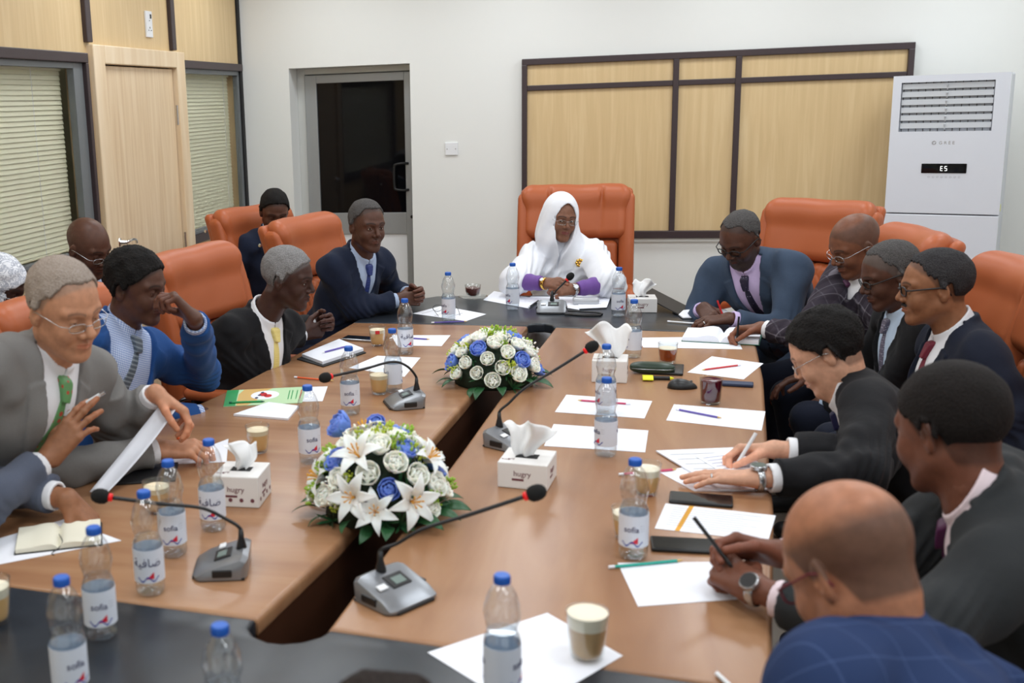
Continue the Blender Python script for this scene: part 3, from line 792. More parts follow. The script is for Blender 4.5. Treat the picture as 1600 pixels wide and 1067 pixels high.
# wooden notice panel on the back wall
YP = YB-.005
def xp(px, py): return wy(px, py, YP)[0]
def zp(px, py): return wy(px, py, YP)[2]
X0, X1 = xp(816, 200), xp(1427, 90); Z1 = (zp(816, 91)+zp(1432, 67.5))/2; Z0 = zp(1055, 371)
xm1, xm2 = xp(1053, 220), xp(1149, 220); zr = (zp(1000, 131)+zp(1300, 121))/2
bm = bmesh.new(); box(bm, ((X0+X1)/2, YB-.011, (Z0+Z1)/2), (X1-X0-.01, .02, Z1-Z0-.01)); struct('trim_1', bm, 'beech')
n_tr = 2
def trim(c, s, m='dark_trim', bev=.004):
    global n_tr
    b = bmesh.new(); box(b, c, s, bev); struct('trim_%d' % n_tr, b, m); n_tr += 1
tw = .042
trim(((X0+X1)/2, YB-.024, Z1-tw/2), (X1-X0, .046, tw)); trim(((X0+X1)/2, YB-.024, Z0+.025), (X1-X0, .046, .05))
trim((X0+.018, YB-.0245, (Z0+Z1)/2), (.036, .045, Z1-Z0-.08)); trim((X1-.018, YB-.0245, (Z0+Z1)/2), (.036, .045, Z1-Z0-.08))
trim((xm1, YB-.0235, (Z0+Z1)/2), (.038, .044, Z1-Z0-.08)); trim((xm2, YB-.0235, (Z0+Z1)/2), (.038, .044, Z1-Z0-.08))
trim(((X0+X1)/2, YB-.022, zr), (X1-X0-.07, .036, .036))
trim(((X0+X1)/2, YB-.012, Z0-.014), (X1-X0+.02, .024, .026), 'wall_paint')
bm = bmesh.new(); box(bm, ((ax1+XR)/2, YB-.008, .05), (XR-ax1, .016, .1)); struct('baseboard_back', bm, 'wall_paint')
# switch on the back wall, socket over the door
sw = wy(705.5, 232.5, YB); t = thing('wall_switch', 'square white blank switch plate on back wall right of glass door', 'switch', sw)
bm = bmesh.new(); box(bm, (0, -.006, 0), (.088, .012, .088), .003); link('plate', bm, 'white_plastic', t)
bm = bmesh.new()
for sx in (-1, 1): lathe(bm, [(.0035, 0), (.003, .002), (0, .002)], 10, M4=Matrix.Translation((sx*.03, -.012, 0)) @ Matrix.Rotation(PI/2, 4, 'X'))
link('screw', bm, 'steel', t)
# ------------------------------------------------------------------ left wall: panelling, door, two windows with blinds
def yl(px, py): return wx(px, py, XL)[1]
def zl(px, py): return wx(px, py, XL)[2]
yd0, yd1, zd = yl(143, 180), yl(285, 180), (zl(140, 70)+zl(277, 82))/2      # door frame, outer
w1y1 = yl(139, 240); w1z1, w1z0 = zl(68, 95), zl(60, 417)
w2y0, w2y1 = yl(290, 240), yl(379, 240); w2z1, w2z0 = zl(327, 109), zl(317, 363)
W1Y0 = 2.6
bm = bmesh.new()
for (y0, y1, z0, z1) in ((YN, W1Y0, 0, ZC), (W1Y0, w1y1, 0, w1z0), (W1Y0, w1y1, w1z1, ZC), (w1y1, yd0, 0, ZC), (yd0, yd1, zd, ZC), (yd1, w2y0, 0, ZC), (w2y0, w2y1, 0, w2z0), (w2y0, w2y1, w2z1, ZC), (w2y1, YB+.32, 0, ZC)):
    if y1-y0 > .001: box(bm, (XL-.05, (y0+y1)/2, (z0+z1)/2), (.1, y1-y0, z1-z0))
struct('wall_left', bm, 'beech')
bm = bmesh.new(); box(bm, (XL-.75, (YN+YB)/2, ZC/2), (.05, YB-YN, ZC)); struct('wall_corridor', bm, 'room_beyond')
def ltrim(y0, y1, z0, z1, m='dark_trim', d=.03):
    trim((XL+d/2-.004, (y0+y1)/2, (z0+z1)/2), (d, y1-y0, z1-z0), m)
ltrim(W1Y0, w1y1+.03, w1z1, w1z1+.05); ltrim(w2y0-.0, w2y1+.03, w2z1, w2z1+.05); ltrim(W1Y0, w1y1+.03, w1z0-.055, w1z0); ltrim(w2y0, w2y1+.03, w2z0-.055, w2z0)
yv = yl(132, 35); ltrim(yv-.03, yv+.03, zd+.01, ZC); yv = yl(265, 35); ltrim(yv-.03, yv+.03, zd+.01, ZC)
ltrim(w2y1, w2y1+.05, 0, ZC, 'mat_black', .02); ltrim(w1y1, w1y1+.03, w1z0, w1z1, 'dark_trim')
def window(n, y0, y1, z0, z1, film):
    t = thing('window_%d' % n, None, None, (XL, (y0+y1)/2, z0)); t['kind'] = 'structure'; yc = (y0+y1)/2; hy = (y1-y0)/2; H_ = z1-z0
    bm = bmesh.new()
    for (a, b, c, d) in ((-hy, -hy+film[0], 0, H_), (hy-film[1], hy, 0, H_), (-hy+film[0], hy-film[1], H_-.03, H_), (-hy+film[0], hy-film[1], 0, .02)): box(bm, (-.018, (a+b)/2, (c+d)/2), (.04, b-a, d-c), .002)
    link('window_frame', bm, 'grey_film', t)
    bm = bmesh.new(); box(bm, (-.012, 0, H_/2), (.006, y1-y0-.02, H_-.02)); link('pane', bm, 'window_glass', t)
    bl = None; bm = bmesh.new(); nsl = int(H_/.0245)
    ya, yb = -hy+film[0]-.02, hy-film[1]+.005
    for k in range(nsl):
        z = H_-.05-k*.0245
        if z < .02: break
        box(bm, (0, 0, 0), (.025, yb-ya, .0012), M4=Matrix.Translation((-.085, (ya+yb)/2, z)) @ Matrix.Rotation(math.radians(72), 4, 'Y'))
    bl = link('blind', bm, 'blind', t)
    bm = bmesh.new(); box(bm, (-.085, (ya+yb)/2, H_-.025), (.03, yb-ya, .03), .003); box(bm, (-.085, (ya+yb)/2, .022), (.022, yb-ya, .014), .003); link('blind_rail', bm, 'blind', bl)
    bm = bmesh.new()
    for k in range(max(2, int((y1-y0)/.55))):
        y = ya+(yb-ya)*(.12+.76*k/max(1, int((y1-y0)/.55)-1)); tube(bm, [(-.068, y, .02), (-.068, y, H_-.03)], .0012, 5)
    link('blind_cord', bm, 'white_plastic', bl)
window(1, W1Y0, w1y1, w1z0, w1z1, (.03, .10)); window(2, w2y0, w2y1, w2z0, w2z1, (.02, .03))
t = thing('door_2', None, None, (XL, (yd0+yd1)/2, 0)); t['kind'] = 'structure'; hy = (yd1-yd0)/2; fo = .13
bm = bmesh.new()
for (a, b, c, d) in ((-hy, -hy+fo, 0, zd), (hy-fo, hy, 0, zd), (-hy+fo, hy-fo, zd-fo*.75, zd)): box(bm, (.01, (a+b)/2, (c+d)/2), (.06, b-a, d-c), .006)
link('door_frame', bm, 'beech_frame', t)
bm = bmesh.new(); box(bm, (-.015, 0, (zd-fo*.75)/2), (.045, 2*(hy-fo)-.012, zd-fo*.75-.012), .004); leaf = link('door_leaf', bm, 'beech_door', t)
bm = bmesh.new(); box(bm, (-.05, 0, zd/2), (.02, 2*hy, zd)); link('door_backing', bm, 'mat_black', t)
hz = zl(190, 377); yh = yl(184, 377)-(yd0+yd1)/2
bm = bmesh.new(); RX = Matrix.Rotation(PI/2, 4, 'Y')
lathe(bm, [(.026, 0), (.026, .006), (.020, .010), (.011, .012), (.010, .05), (.0, .052)], 20, M4=Matrix.Translation((.008, yh, hz)) @ RX)
tube(bm, smoothpts([(.052, yh, hz), (.058, yh+.02, hz+.004), (.058, yh+.07, hz+.008), (.056, yh+.115, hz), (.05, yh+.135, hz-.018)], 5), .0085, 10)
link('door_handle', bm, 'chrome', t, smooth=True)
bm = bmesh.new(); lathe(bm, [(.020, 0), (.020, .005), (.009, .008), (0, .008)], 18, M4=Matrix.Translation((.008, yh+.005, hz-.10)) @ RX); link('keyhole', bm, 'chrome', t, smooth=True)
bm = bmesh.new(); box(bm, (.008, -hy+fo+.004, hz-.04), (.006, .02, .24)); link('strike_plate', bm, 'brass', t)
for zz in (zl(271, 180), zl(282, 378)):
    bm = bmesh.new(); lathe(bm, [(.007, -.06), (.007, .06)], 10, (.022, hy-fo+.002, zz)); link('hinge', bm, 'steel', t)
sk_ = wx(231, 38, XL); t = thing('wall_socket', 'white rectangular double socket plate on wood panelling above the door', 'socket', sk_)
bm = bmesh.new(); box(bm, (.005, 0, 0), (.012, .088, .15), .003); link('plate', bm, 'white_plastic', t)
bm = bmesh.new()
box(bm, (.012, .02, .045), (.003, .018, .024)); box(bm, (.0125, 0, .02), (.002, .008, .004)); box(bm, (.0125, .0, -.02), (.002, .004, .010)); box(bm, (.0125, -.018, -.035), (.002, .008, .004)); box(bm, (.0125, .018, -.035), (.002, .008, .004))
link('socket_hole', bm, 'black_plastic', t)
# ------------------------------------------------------------------ floor-standing air conditioner
p0 = wy(1397, 119, 7.28); th = math.radians(-20); Wd = .60; Hd = 1.825
ac = thing('air_conditioner', 'tall white floor-standing air conditioner in the corner behind the chairs', 'air conditioner', (p0[0]+math.cos(th)*Wd/2, p0[1]+math.sin(th)*Wd/2, 0), th)
bm = bmesh.new(); zb = .02
box(bm, (0, .20, (Hd+zb)/2), (Wd-.008, .34, Hd-zb-.004), .012, 3); link('cabinet', bm, 'ac_side', ac)
aw = wy(1410, 135, 7.2); gx0, gx1, gz0, gz1 = -Wd/2+.045, Wd/2-.075, 1.50, 1.785
bm = bmesh.new()
for (a, b, c, d) in ((-Wd/2, gx0, 1.02, Hd), (gx1, Wd/2, 1.02, Hd), (gx0, gx1, gz1, Hd), (gx0, gx1, 1.02, gz0)): box(bm, ((a+b)/2, .015, (c+d)/2), (b-a, .05, d-c))
bmesh.ops.remove_doubles(bm, verts=bm.verts[:], dist=.0005); link('front_panel', bm, 'ac_white', ac)
bm = bmesh.new(); box(bm, (0, .015, 1.016/2+.01), (Wd, .05, 1.006-.02), .004); link('lower_panel', bm, 'ac_white', ac)
bm = bmesh.new(); box(bm, ((gx0+gx1)/2, .06, (gz0+gz1)/2), (gx1-gx0+.01, .03, gz1-gz0+.01)); link('outlet', bm, 'mat_black', ac)
for k in range(6):
    bm = bmesh.new(); z = gz1-.024-k*(gz1-gz0-.012)/6
    box(bm, (0, 0, 0), (gx1-gx0-.008, .006, .032), .002, M4=Matrix.Translation(((gx0+gx1)/2, .006, z)) @ Matrix.Rotation(-.12, 4, 'X'))
    tube(bm, [((gx0+gx1)/2, -.002, z+.008), ((gx0+gx1)/2, .012, z-.022)], .005, 8); link('louvre', bm, 'louvre', ac)
bm = bmesh.new()
for k in range(13): box(bm, (gx0+.01+k*(gx1-gx0-.02)/12, .035, (gz0+gz1)/2), (.003, .02, gz1-gz0))
link('vane', bm, 'black_plastic', ac)
RT = Matrix.Rotation(PI/2, 4, 'X')
bm = bmesh.new(); text_into(bm, 'G  G R E E', .026, Matrix.Translation((-.012, -.0103, 1.425)) @ RT, ext=.0003); tube(bm, [(-.0615+.0105*math.cos(a), -.0105, 1.434+.0105*math.sin(a)) for a in [2*PI*i/18 for i in range(18)]], .0012, 6, closed=True); link('logo', bm, 'steel', ac)
bm = bmesh.new(); box(bm, (.0, -.0115, 1.285), (.235, .006, .056), .003); dsp = link('display', bm, 'black_glass', ac)
bm = bmesh.new()
def seg7(bm, cx, cz, on, w_=.011, h_=.0125, t_=.0024, y=-.0153):
    S = dict(a=(0, h_, w_, t_), g=(0, 0, w_, t_), d=(0, -h_, w_, t_), f=(-w_/2, h_/2, t_, h_), b=(w_/2, h_/2, t_, h_), e=(-w_/2, -h_/2, t_, h_), c=(w_/2, -h_/2, t_, h_))
    for k in on: a, b, c, d = S[k]; box(bm, (cx+a, y, cz+b), (c, .0008, d))
seg7(bm, -.011, 1.285, 'afged'); seg7(bm, .011, 1.285, 'afgcd'); link('digits', bm, 'led_white', dsp)
bm = bmesh.new()
for k in range(8): tube(bm, [(-.075+k*.0225+.005*math.cos(a), -.0105, 1.235+.005*math.sin(a)) for a in [2*PI*i/10 for i in range(10)]], .0005, 4, closed=True)
link('touch_button', bm, 'mic_silver', ac)
bm = bmesh.new(); text_into(bm, 'MODEL', .03, Matrix.Translation((Wd/2-.003, .06, 1.13)) @ Matrix.Rotation(PI/2, 4, 'Z') @ RT @ Matrix.Rotation(PI/2, 4, 'Z'), ext=.0003) if False else box(bm, (Wd/2+.001-.002, .055, 1.055), (.004, .022, .04)); link('energy_sticker', bm, 'yellow', ac)

# ------------------------------------------------------------------ the table
def tw2(a): return [tuple(p) for p in a]
S_ = 1.03
gl = [(-.717, 1.955), (-.652, 2.37), (-.533, 3.614), (-.431, 4.914)]          # left lip of the middle gap
gr = [(-.565, 1.94), (-.539, 2.253), (-.4635, 3.123), (-.423, 3.662), (-.340, 4.589), (-.307, 4.954)]
lo_edge = [(-1.60, 1.98), (-1.60, 2.35), (-1.575, 2.75), (-1.535, 3.10), (-1.485, 3.42), (-1.435, 3.64), (-1.361, 4.157), (-1.262, 4.98)]
ro_edge = [(.262, 1.86), (.37, 2.757), (.42, 3.33), (.494, 4.12), (.53, 4.715), (.525, 4.87)]
table = thing('conference_table', 'long glossy brown conference table with black ends and a slot down the middle', 'table', (-.55, 3.4, 0)); TO = (-.55, 3.4, 0)
def tpoly(name, pts, z0, z1, m, bev=.012):
    bm = bmesh.new(); prism(bm, [(x-TO[0], y-TO[1]) for x, y in pts], z0, z1, bev=bev, seg=4); return link(name, bm, m, table, auto=35)
TT = .045
tpoly('wooden_top', [(-.717, 1.955)]+[(-1.60, 2.03)]+lo_edge[1:]+[(-.431, 4.97)]+gl[::-1][1:-1], TZ-TT, TZ, 'cherry', .014)
tpoly('wooden_top', [(-.565, 1.94)]+gr[1:]+[(.525, 4.89)]+ro_edge[::-1][1:-1]+[(.262, 1.862)], TZ-TT, TZ, 'cherry_b', .014)
def arc(c, r, a0, a1, n=14): return [(c[0]+r*math.cos(math.radians(a0+(a1-a0)*i/n)), c[1]+r*math.sin(math.radians(a0+(a1-a0)*i/n))) for i in range(n+1)]
# near end: black, with a rounded notch closing the slot
notch = [(-.722, 1.953), (-.722, 1.915), (-.70, 1.885), (-.665, 1.868), (-.635, 1.868), (-.60, 1.882), (-.572, 1.908), (-.560, 1.938)]
near_out = [(.262, 1.86), (.20, 1.50), (.05, 1.22), (-.25, 1.05), (-.65, 1.0), (-1.05, 1.08), (-1.38, 1.30), (-1.55, 1.62), (-1.60, 2.028)]
tpoly('black_end', notch+near_out, TZ-TT, TZ, 'slate_top', .010)
far_in = [(-1.262, 4.982), (-.434, 4.972), (-.428, 5.005), (-.40, 5.03), (-.36, 5.035), (-.325, 5.01), (-.310, 4.958), (.525, 4.892)]
far_out = [(.49, 5.12), (.40, 5.40), (.235, 5.64), (.115, 5.722), (-.25, 5.78), (-.65, 5.77), (-.978, 5.72), (-1.13, 5.56), (-1.22, 5.30)]
tpoly('black_end', far_in[::-1][:0]+far_in+far_out, TZ-TT, TZ, 'slate_top', .010)
def wallstrip(name, pts, z0, z1, m, t_=.02, side=1):
    bm = bmesh.new(); n = len(pts); off = []
    for i in range(n):
        a = np.array(pts[max(0, i-1)]); b = np.array(pts[min(n-1, i+1)]); d = nrm(b-a); off.append(tuple(np.array(pts[i])+np.array([-d[1], d[0]])*t_*side))
    prism(bm, [(x-TO[0], y-TO[1]) for x, y in list(pts)+off[::-1]], z0, z1); return link(name, bm, m, table)
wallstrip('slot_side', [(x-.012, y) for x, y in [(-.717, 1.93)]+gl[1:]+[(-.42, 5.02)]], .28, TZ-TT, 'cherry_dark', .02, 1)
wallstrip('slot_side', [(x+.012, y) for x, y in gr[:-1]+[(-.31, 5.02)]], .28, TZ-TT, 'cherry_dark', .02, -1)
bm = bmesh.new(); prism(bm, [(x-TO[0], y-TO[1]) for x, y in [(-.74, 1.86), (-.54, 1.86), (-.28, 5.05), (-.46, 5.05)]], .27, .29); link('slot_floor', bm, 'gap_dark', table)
def inset(pts, k, c=(-.55, 3.4)): return [(c[0]+(x-c[0])*k, c[1]+(y-c[1])*(.93 if abs(k) < 1 else 1)) for x, y in pts]
def shrink(pts, d): return [(x+(d if x < -.55 else -d), y) for x, y in pts]
wallstrip('skirt', shrink(lo_edge, .22), .12, TZ-TT, 'cherry', .02, -1)
wallstrip('skirt', shrink(ro_edge, .22), .12, TZ-TT, 'cherry', .02, 1)
for c_ in ((-1.2, 2.1), (-.1, 2.0), (-.98, 4.9), (.15, 4.8), (-1.12, 3.5), (.1, 3.4)):
    bm = bmesh.new(); box(bm, (c_[0]-TO[0], c_[1]-TO[1], (TZ-TT)/2), (.22, .10, TZ-TT-.001), .01); link('leg', bm, 'cherry', table)

# ------------------------------------------------------------------ chairs
def chair(style=0, name='office_chair', label=None, group=None):
    t = thing(name, label, 'chair', group=group)
    # local: faces +y, seat centre over the origin
    tilt = .16
    BK = Matrix.Translation((0, -.22, .47)) @ Matrix.Rotation(tilt, 4, 'X')      # back frame, z up along the back
    BR = np.array([[BK[i][j] for j in range(3)] for i in range(3)]); BO = V(*[BK[i][3] for i in range(3)])
    bl = lambda p: (p-_v(BO))@_v(BR)
    Hb, Wb = (.72, .31) if style == 0 else (.775, .335)
    def curve(q): q = q.copy(); q[:, 1] = q[:, 1]-1.1*q[:, 0]**2*.55+.28*(q[:, 2]-.35)**2; return q
    def shell(p):
        q = curve(bl(p)); d = rbox(q, (0, -.055, Hb/2), (Wb, .035, Hb/2), .034); return smax(d, -(rbox(q, (0, -.03, -.2), (.9, .5, .15), .01)), .01)
    def bolster(sx):
        def f(p):
            q = curve(bl(p)); w_ = .0+.03*np.clip((q[:, 2]-.1)/.5, 0, 1)
            return rbox(q, (sx*(Wb-.035), -.012, Hb/2-.01), (.045, .058, Hb/2-.02), .042)-.004*np.sin(q[:, 2]*26)*0
        return f
    def pillow(p):
        q = curve(bl(p)); zt = Hb-.15
        d = rbox(q, (0, .012, zt), (Wb-.035, .055, .16), .052)
        d = smin(d, cap(q, (-Wb+.075, .022, Hb-.055), (Wb-.075, .022, Hb-.055), .060), .05)
        if style: 
            for gx in (-.15, .15): d = smax(d, -(np.hypot(np.abs(q[:, 0]-gx*(1+.3*(q[:, 2]-zt))), q[:, 1]-.078)-.010), .018)
        return d-.0025*np.sin(q[:, 0]*24+3*q[:, 2])*np.sin(q[:, 2]*14)
    def quilt(p):
        q = curve(bl(p)); hz_ = Hb-.33
        d = rbox(q, (0, -.006, hz_/2+.01), (Wb-.085, .042, hz_/2), .038)
        if style == 0:
            a_ = (q[:, 0]+q[:, 2]*.62)/.062; b_ = (q[:, 0]-q[:, 2]*.62)/.062
            gr_ = np.minimum(np.abs(a_-np.round(a_)), np.abs(b_-np.round(b_)))
            d = d-.007*np.clip(gr_/.22, 0, 1)**.6*(q[:, 1] > .0)
        return d
    def seat(p):
        d = rbox(p, (0, .03, .455), (.27, .26, .055), .05); return d+.010*np.cos(np.clip(p[:, 0]/.27, -1, 1)*PI)*0-.004*np.sin(p[:, 0]*20)*np.sin(p[:, 1]*20)
    def rng(c, e): return (V(*c)-e, V(*c)+e)
    sdf_obj('backrest', shell, (-.42, -.6, .4), (.42, .1, 1.45), .013, 'leather', t)
    ps = sdf_obj('head_pillow', pillow, (-.42, -.6, .85), (.42, .15, 1.5), .009, 'leather', t)
    sdf_obj('quilted_panel', quilt, (-.36, -.5, .4), (.36, .12, 1.15), .0065 if style == 0 else .01, 'leather', t)
    for sx in (-1, 1):
        bo = sdf_obj('side_bolster', bolster(sx), (sx*.31-.13, -.6, .4), (sx*.31+.13, .15, 1.42), .011, 'leather', t)
        bm = bmesh.new(); pt = BO+BR@V(sx*(Wb+.006), -.02, Hb-.10); pt[1] += .06*0
        lathe(bm, [(.010, 0), (.009, .004), (0, .005)], 12, M4=Matrix.Translation((pt[0], pt[1]-.03, pt[2])) @ Matrix.Rotation(sx*PI/2, 4, 'Y')); link('stud', bm, 'chrome', bo)
    sdf_obj('seat', seat, (-.32, -.28, .36), (.32, .34, .54), .012, 'leather', t)
    for sx in (-1, 1):
        bm = bmesh.new(); tube(bm, smoothpts([(sx*.26, .12, .42), (sx*.325, .19, .45), (sx*.33, .24, .55), (sx*.325, .19, .625), (sx*.32, .05, .637), (sx*.32, -.14, .63), (sx*.31, -.21, .59)], 6), .0105, 10)
        ar = link('armrest', bm, 'chrome', t, smooth=True)
        sdf_obj('armrest_pad', lambda p, sx=sx: smin(cap(p, (sx*.32, -.13, .650), (sx*.325, .14, .655), .026, .030), cap(p, (sx*.325, .14, .655), (sx*.33, .19, .637), .030, .024), .02), (sx*.32-.06, -.2, .59), (sx*.32+.06, .26, .72), .009, 'leather', ar)
    bm = bmesh.new(); lathe(bm, [(.025, .12), (.025, .30), (.035, .30), (.035, .39), (.06, .40)], 16); link('gas_column', bm, 'black_plastic', t, auto=40)
    bm = bmesh.new()
    for k in range(5):
        a = 2*PI*k/5+.3; tube(bm, [(0, 0, .125), (.15*math.cos(a), .15*math.sin(a), .115), (.30*math.cos(a), .30*math.sin(a), .085)], [.028, .022, .016], 8)
    link('star_base', bm, 'chrome', t, smooth=True)
    for k in range(5):
        a = 2*PI*k/5+.3; bm = bmesh.new(); Rz = Matrix.Translation((.30*math.cos(a), .30*math.sin(a), .03)) @ Matrix.Rotation(a, 4, 'Z') @ Matrix.Rotation(PI/2, 4, 'Y')
        lathe(bm, [(.0, -.022), (.026, -.02), (.030, -.014), (.030, .014), (.026, .02), (0, .022)], 14, M4=Rz, caps=False); tube(bm, [(.30*math.cos(a), .30*math.sin(a), .03), (.30*math.cos(a), .30*math.sin(a), .075)], .009, 6); link('caster', bm, 'black_plastic', t, smooth=True)
    return t
CH = chair(0); CH_used = [0]
def place_chair(x, y, az, label, dz=0, sz=1):
    o = CH if not CH_used[0] else copy_tree(CH); CH_used[0] = 1
    o.location = (x, y, dz); o.rotation_euler = (0, 0, math.radians(az-90)); o.scale = (1, 1, sz); o['label'] = label; o['category'] = 'chair'; o['group'] = 'orange leather chairs round the table'
    return o
# ------------------------------------------------------------------ things on the table
def crm(pts, n=5): return [tuple(p) for p in smoothpts([(a, 0, b) for a, b in pts], n)]
BP = [(p[0], p[2]) for p in crm([(.0235, .0), (.0305, .004), (.0325, .014), (.0318, .024), (.0325, .034), (.0325, .085), (.0325, .112), (.0300, .122), (.0265, .131), (.0285, .141), (.0318, .155), (.0325, .166), (.0310, .180), (.0260, .196), (.0195, .208), (.0140, .216), (.0125, .219), (.0125, .226)], 3)]
def make_bottle():
    t = thing('water_bottle', None, None, group='small water bottles with blue caps')
    bm = bmesh.new(); vs_ = lathe(bm, [(0, .006), (.012, .006), (.020, .001)]+BP, 36, caps=False)
    for v in vs_:
        z = v.co.z; a = math.atan2(v.co.y, v.co.x); r = math.hypot(v.co.x, v.co.y)
        if r > .005:
            k = 1
            if .134 < z < .20: k = 1-.06*abs(math.sin(4*a+z*75))*abs(math.sin(z*95))
            if z < .026: k = 1-.05*abs(math.sin(2.5*a))*(1-z/.03)
            v.co.x *= k; v.co.y *= k
    link('bottle_body', bm, 'pet', t, smooth=True)
    return t
def fill_bottle(t, lvl):
    bm = bmesh.new(); prof = [(0, .0072), (.018, .0072)]+[(r-.0012, max(z, .0072)) for r, z in BP if z < lvl]; rl = prof[-1][0]; prof += [(rl, lvl), (0, lvl)]
    lathe(bm, prof, 24, caps=False); link('water', bm, 'water', t, smooth=False, auto=40)
B0 = make_bottle(); fill_bottle(B0, .132)
bm = bmesh.new(); lathe(bm, [(.0142, .2185), (.0142, .2315), (.0128, .2335), (0, .2335)]+[], 28, caps=True)
for i in range(28):
    a = 2*PI*i/28; box(bm, (0, 0, 0), (.0012, .0012, .011), M4=Matrix.Rotation(a, 4, 'Z') @ Matrix.Translation((.0142, 0, .225)))
link('cap', bm, 'cap_blue', B0, auto=40)
bm = bmesh.new(); LR = .0331; n = 40
rows = [[bm.verts.new((r*math.cos(2*PI*i/n), r*math.sin(2*PI*i/n), z)) for i in range(n)] for r, z in ((LR, .034), (LR, .108), (LR-.0003, .108), (LR-.0003, .034))]
for a in range(4):
    for i in range(n): bm.faces.new((rows[a][i], rows[a][(i+1) % n], rows[(a+1) % 4][(i+1) % n], rows[(a+1) % 4][i]))
lab = link('label', bm, 'label', B0, auto=40)
def wrapshape(bm, pts, phi, z0, mi, R_=LR+.0003):
    vs_ = []
    for x, z in pts: a = phi+x/R_; vs_.append(bm.verts.new((R_*math.sin(a), -R_*math.cos(a), z0+z)))
    bm.faces.new(vs_).material_index = mi
for phi in (0, PI):
    Mz = Matrix.Rotation(phi, 4, 'Z'); bm = bmesh.new()
    if phi == 0: text_into(bm, 'sofia', .019, Mz @ Matrix.Translation((0, 0, .071)), 0, .0003, bend=LR+.0004)
    else: text_into(bm, '\ufe94\ufef4\ufed3\ufe8e\ufebb', .026, Mz @ Matrix.Translation((0, 0, .072)), 0, .0003, bend=LR+.0004)
    for k in range(6):                       # the red sail and the blue wave
        x0 = -.002+k*.0028; h0, h1 = .003+.0145*k/6, .003+.0145*(k+1)/6
        wrapshape(bm, [(x0, .002), (x0+.0028, .002), (x0+.0028, h1), (x0, h0)], phi, .042, 1)
    for k in range(16):
        x0 = -.022+k*.003; y0 = .005*math.sin(k*.75+2); y1 = .005*math.sin((k+1)*.75+2)
        wrapshape(bm, [(x0, y0-.001), (x0+.003, y1-.001), (x0+.003, y1+.0022), (x0, y0+.0022)], phi, .0425, 2, LR+.0006)
    for k in range(3): wrapshape(bm, [(.020, .03-k*.006), (.030, .03-k*.006), (.030, .0305-k*.006), (.020, .0305-k*.006)], phi, .055, 0)
    link('label_print', bm, ['label_ink', 'label_red', 'label_blue'], lab)
used_b = [0]
def bottle(px, py, rz, label, s=1.0):
    o = B0 if not used_b[0] else copy_tree(B0); used_b[0] = 1
    p = tp(px, py); o.location = (p[0], p[1], TZ+.0005); o.rotation_euler = (0, 0, rz); o['label'] = label; o['category'] = 'bottle'; return o
for args in [(485, 722, .55, 'water bottle beside the tissue-white notepads, left of the nearer flower arrangement'),
    (548, 646, .15, 'water bottle standing just behind the big blue bloom of the nearer flowers'),
    (334, 826, PI+.1, 'water bottle left of the patterned tissue box, touching its corner in view'),
    (272, 866, .3, 'water bottle behind the raised microphone stem, between two other bottles on the left'),
    (236, 925, PI+.3, 'water bottle crossed by the near left microphone stem, on the brown wood edge'),
    (160, 994, .45, 'water bottle on the black table end beside the open cream notebook'),
    (113, 1090, .9, 'water bottle nearest the lower left corner, cut by the picture edge'),
    (356, 1184, 0, 'water bottle low on the black end, only its blue cap in view'),
    (615, 612, 1.9, 'water bottle between the two juice glasses on the left half'),
    (634, 553, PI+.55, 'water bottle behind the far juice glass near the clasped hands'),
    (701, 501, -.6, 'water bottle on the far black end beside folded spectacles'),
    (801, 484, -.75, 'water bottle left of the person in white, on the far black end'),
    (966, 494, .25, 'water bottle right of the person in white, before a tissue box'),
    (989, 558, 1.7, 'water bottle behind the iced tea glass, label turned away'),
    (946, 646, -1.05, 'water bottle standing in front of the white tissue box at mid table'),
    (946, 711, -1.0, 'water bottle standing on the blank sheet at the middle of the right half'),
    (989, 870, -.15, 'water bottle beside the black phone and teal pencil on the right'),
    (785, 1092, 1.2, 'water bottle standing on a sheet of paper at the near centre')]:
    bottle(*args)

def cup(px, py, label, kind='juice', h=.085, r0=.027, r1=.037, lvl=.82, liquid='juice', foam=None, foamh=.0, group=None):
    p = tp(px, py); t = thing('drinking_glass', label, 'glass', (p[0], p[1], TZ+.0005), rnd.random()*6, group)
    bm = bmesh.new(); pr = [(0, 0), (r0*.9, 0), (r0, .003)]
    for k in range(9): f = k/8; pr.append((r0+(r1-r0)*f**.7, .004+(h-.004)*f))
    pr.append((r1-.0012, h+.0006))
    for k in range(9): f = 1-k/8; pr.append((max(.002, r0+(r1-r0)*f**.7-.0022), .009+(h-.010)*f))
    pr.append((0, .009)); lathe(bm, pr, 32, caps=False); link('glass_wall', bm, 'glass', t, smooth=True)
    zt = .0095+(h-.010)*lvl; zf = zt-foamh; rr = lambda z: r0+(r1-r0)*max(0, (z-.009)/(h-.010))**.7-.0024
    bm = bmesh.new(); lathe(bm, [(0, .0095)]+[(rr(.0095+(zf-.0095)*k/6), .0095+(zf-.0095)*k/6) for k in range(7)]+[(0, zf)], 32, caps=False); link('drink', bm, liquid, t, auto=40)
    if foamh:
        bm = bmesh.new(); lathe(bm, [(0, zf)]+[(rr(zf+(zt-zf)*k/3), zf+(zt-zf)*k/3) for k in range(4)]+[(rr(zt)-.003, zt+.0015), (0, zt+.002)], 32, caps=False); link('foam', bm, foam, t, auto=40)
    return t
G = 'glasses of drink on the table'
cup(404, 706, 'glass of pale orange juice beside the white notepad on the left', liquid='juice', foam='juice_foam', foamh=.014, group=G)
cup(593, 615, 'glass of pale orange juice in front of the left microphone base', liquid='juice', foam='juice_foam', foamh=.014, group=G)
t = cup(590, 540, 'glass of pale juice with a small red sticker, beside the clasped hands', liquid='juice', foam='juice_foam', foamh=.014, group=G)
bm = bmesh.new(); R_ = .0372
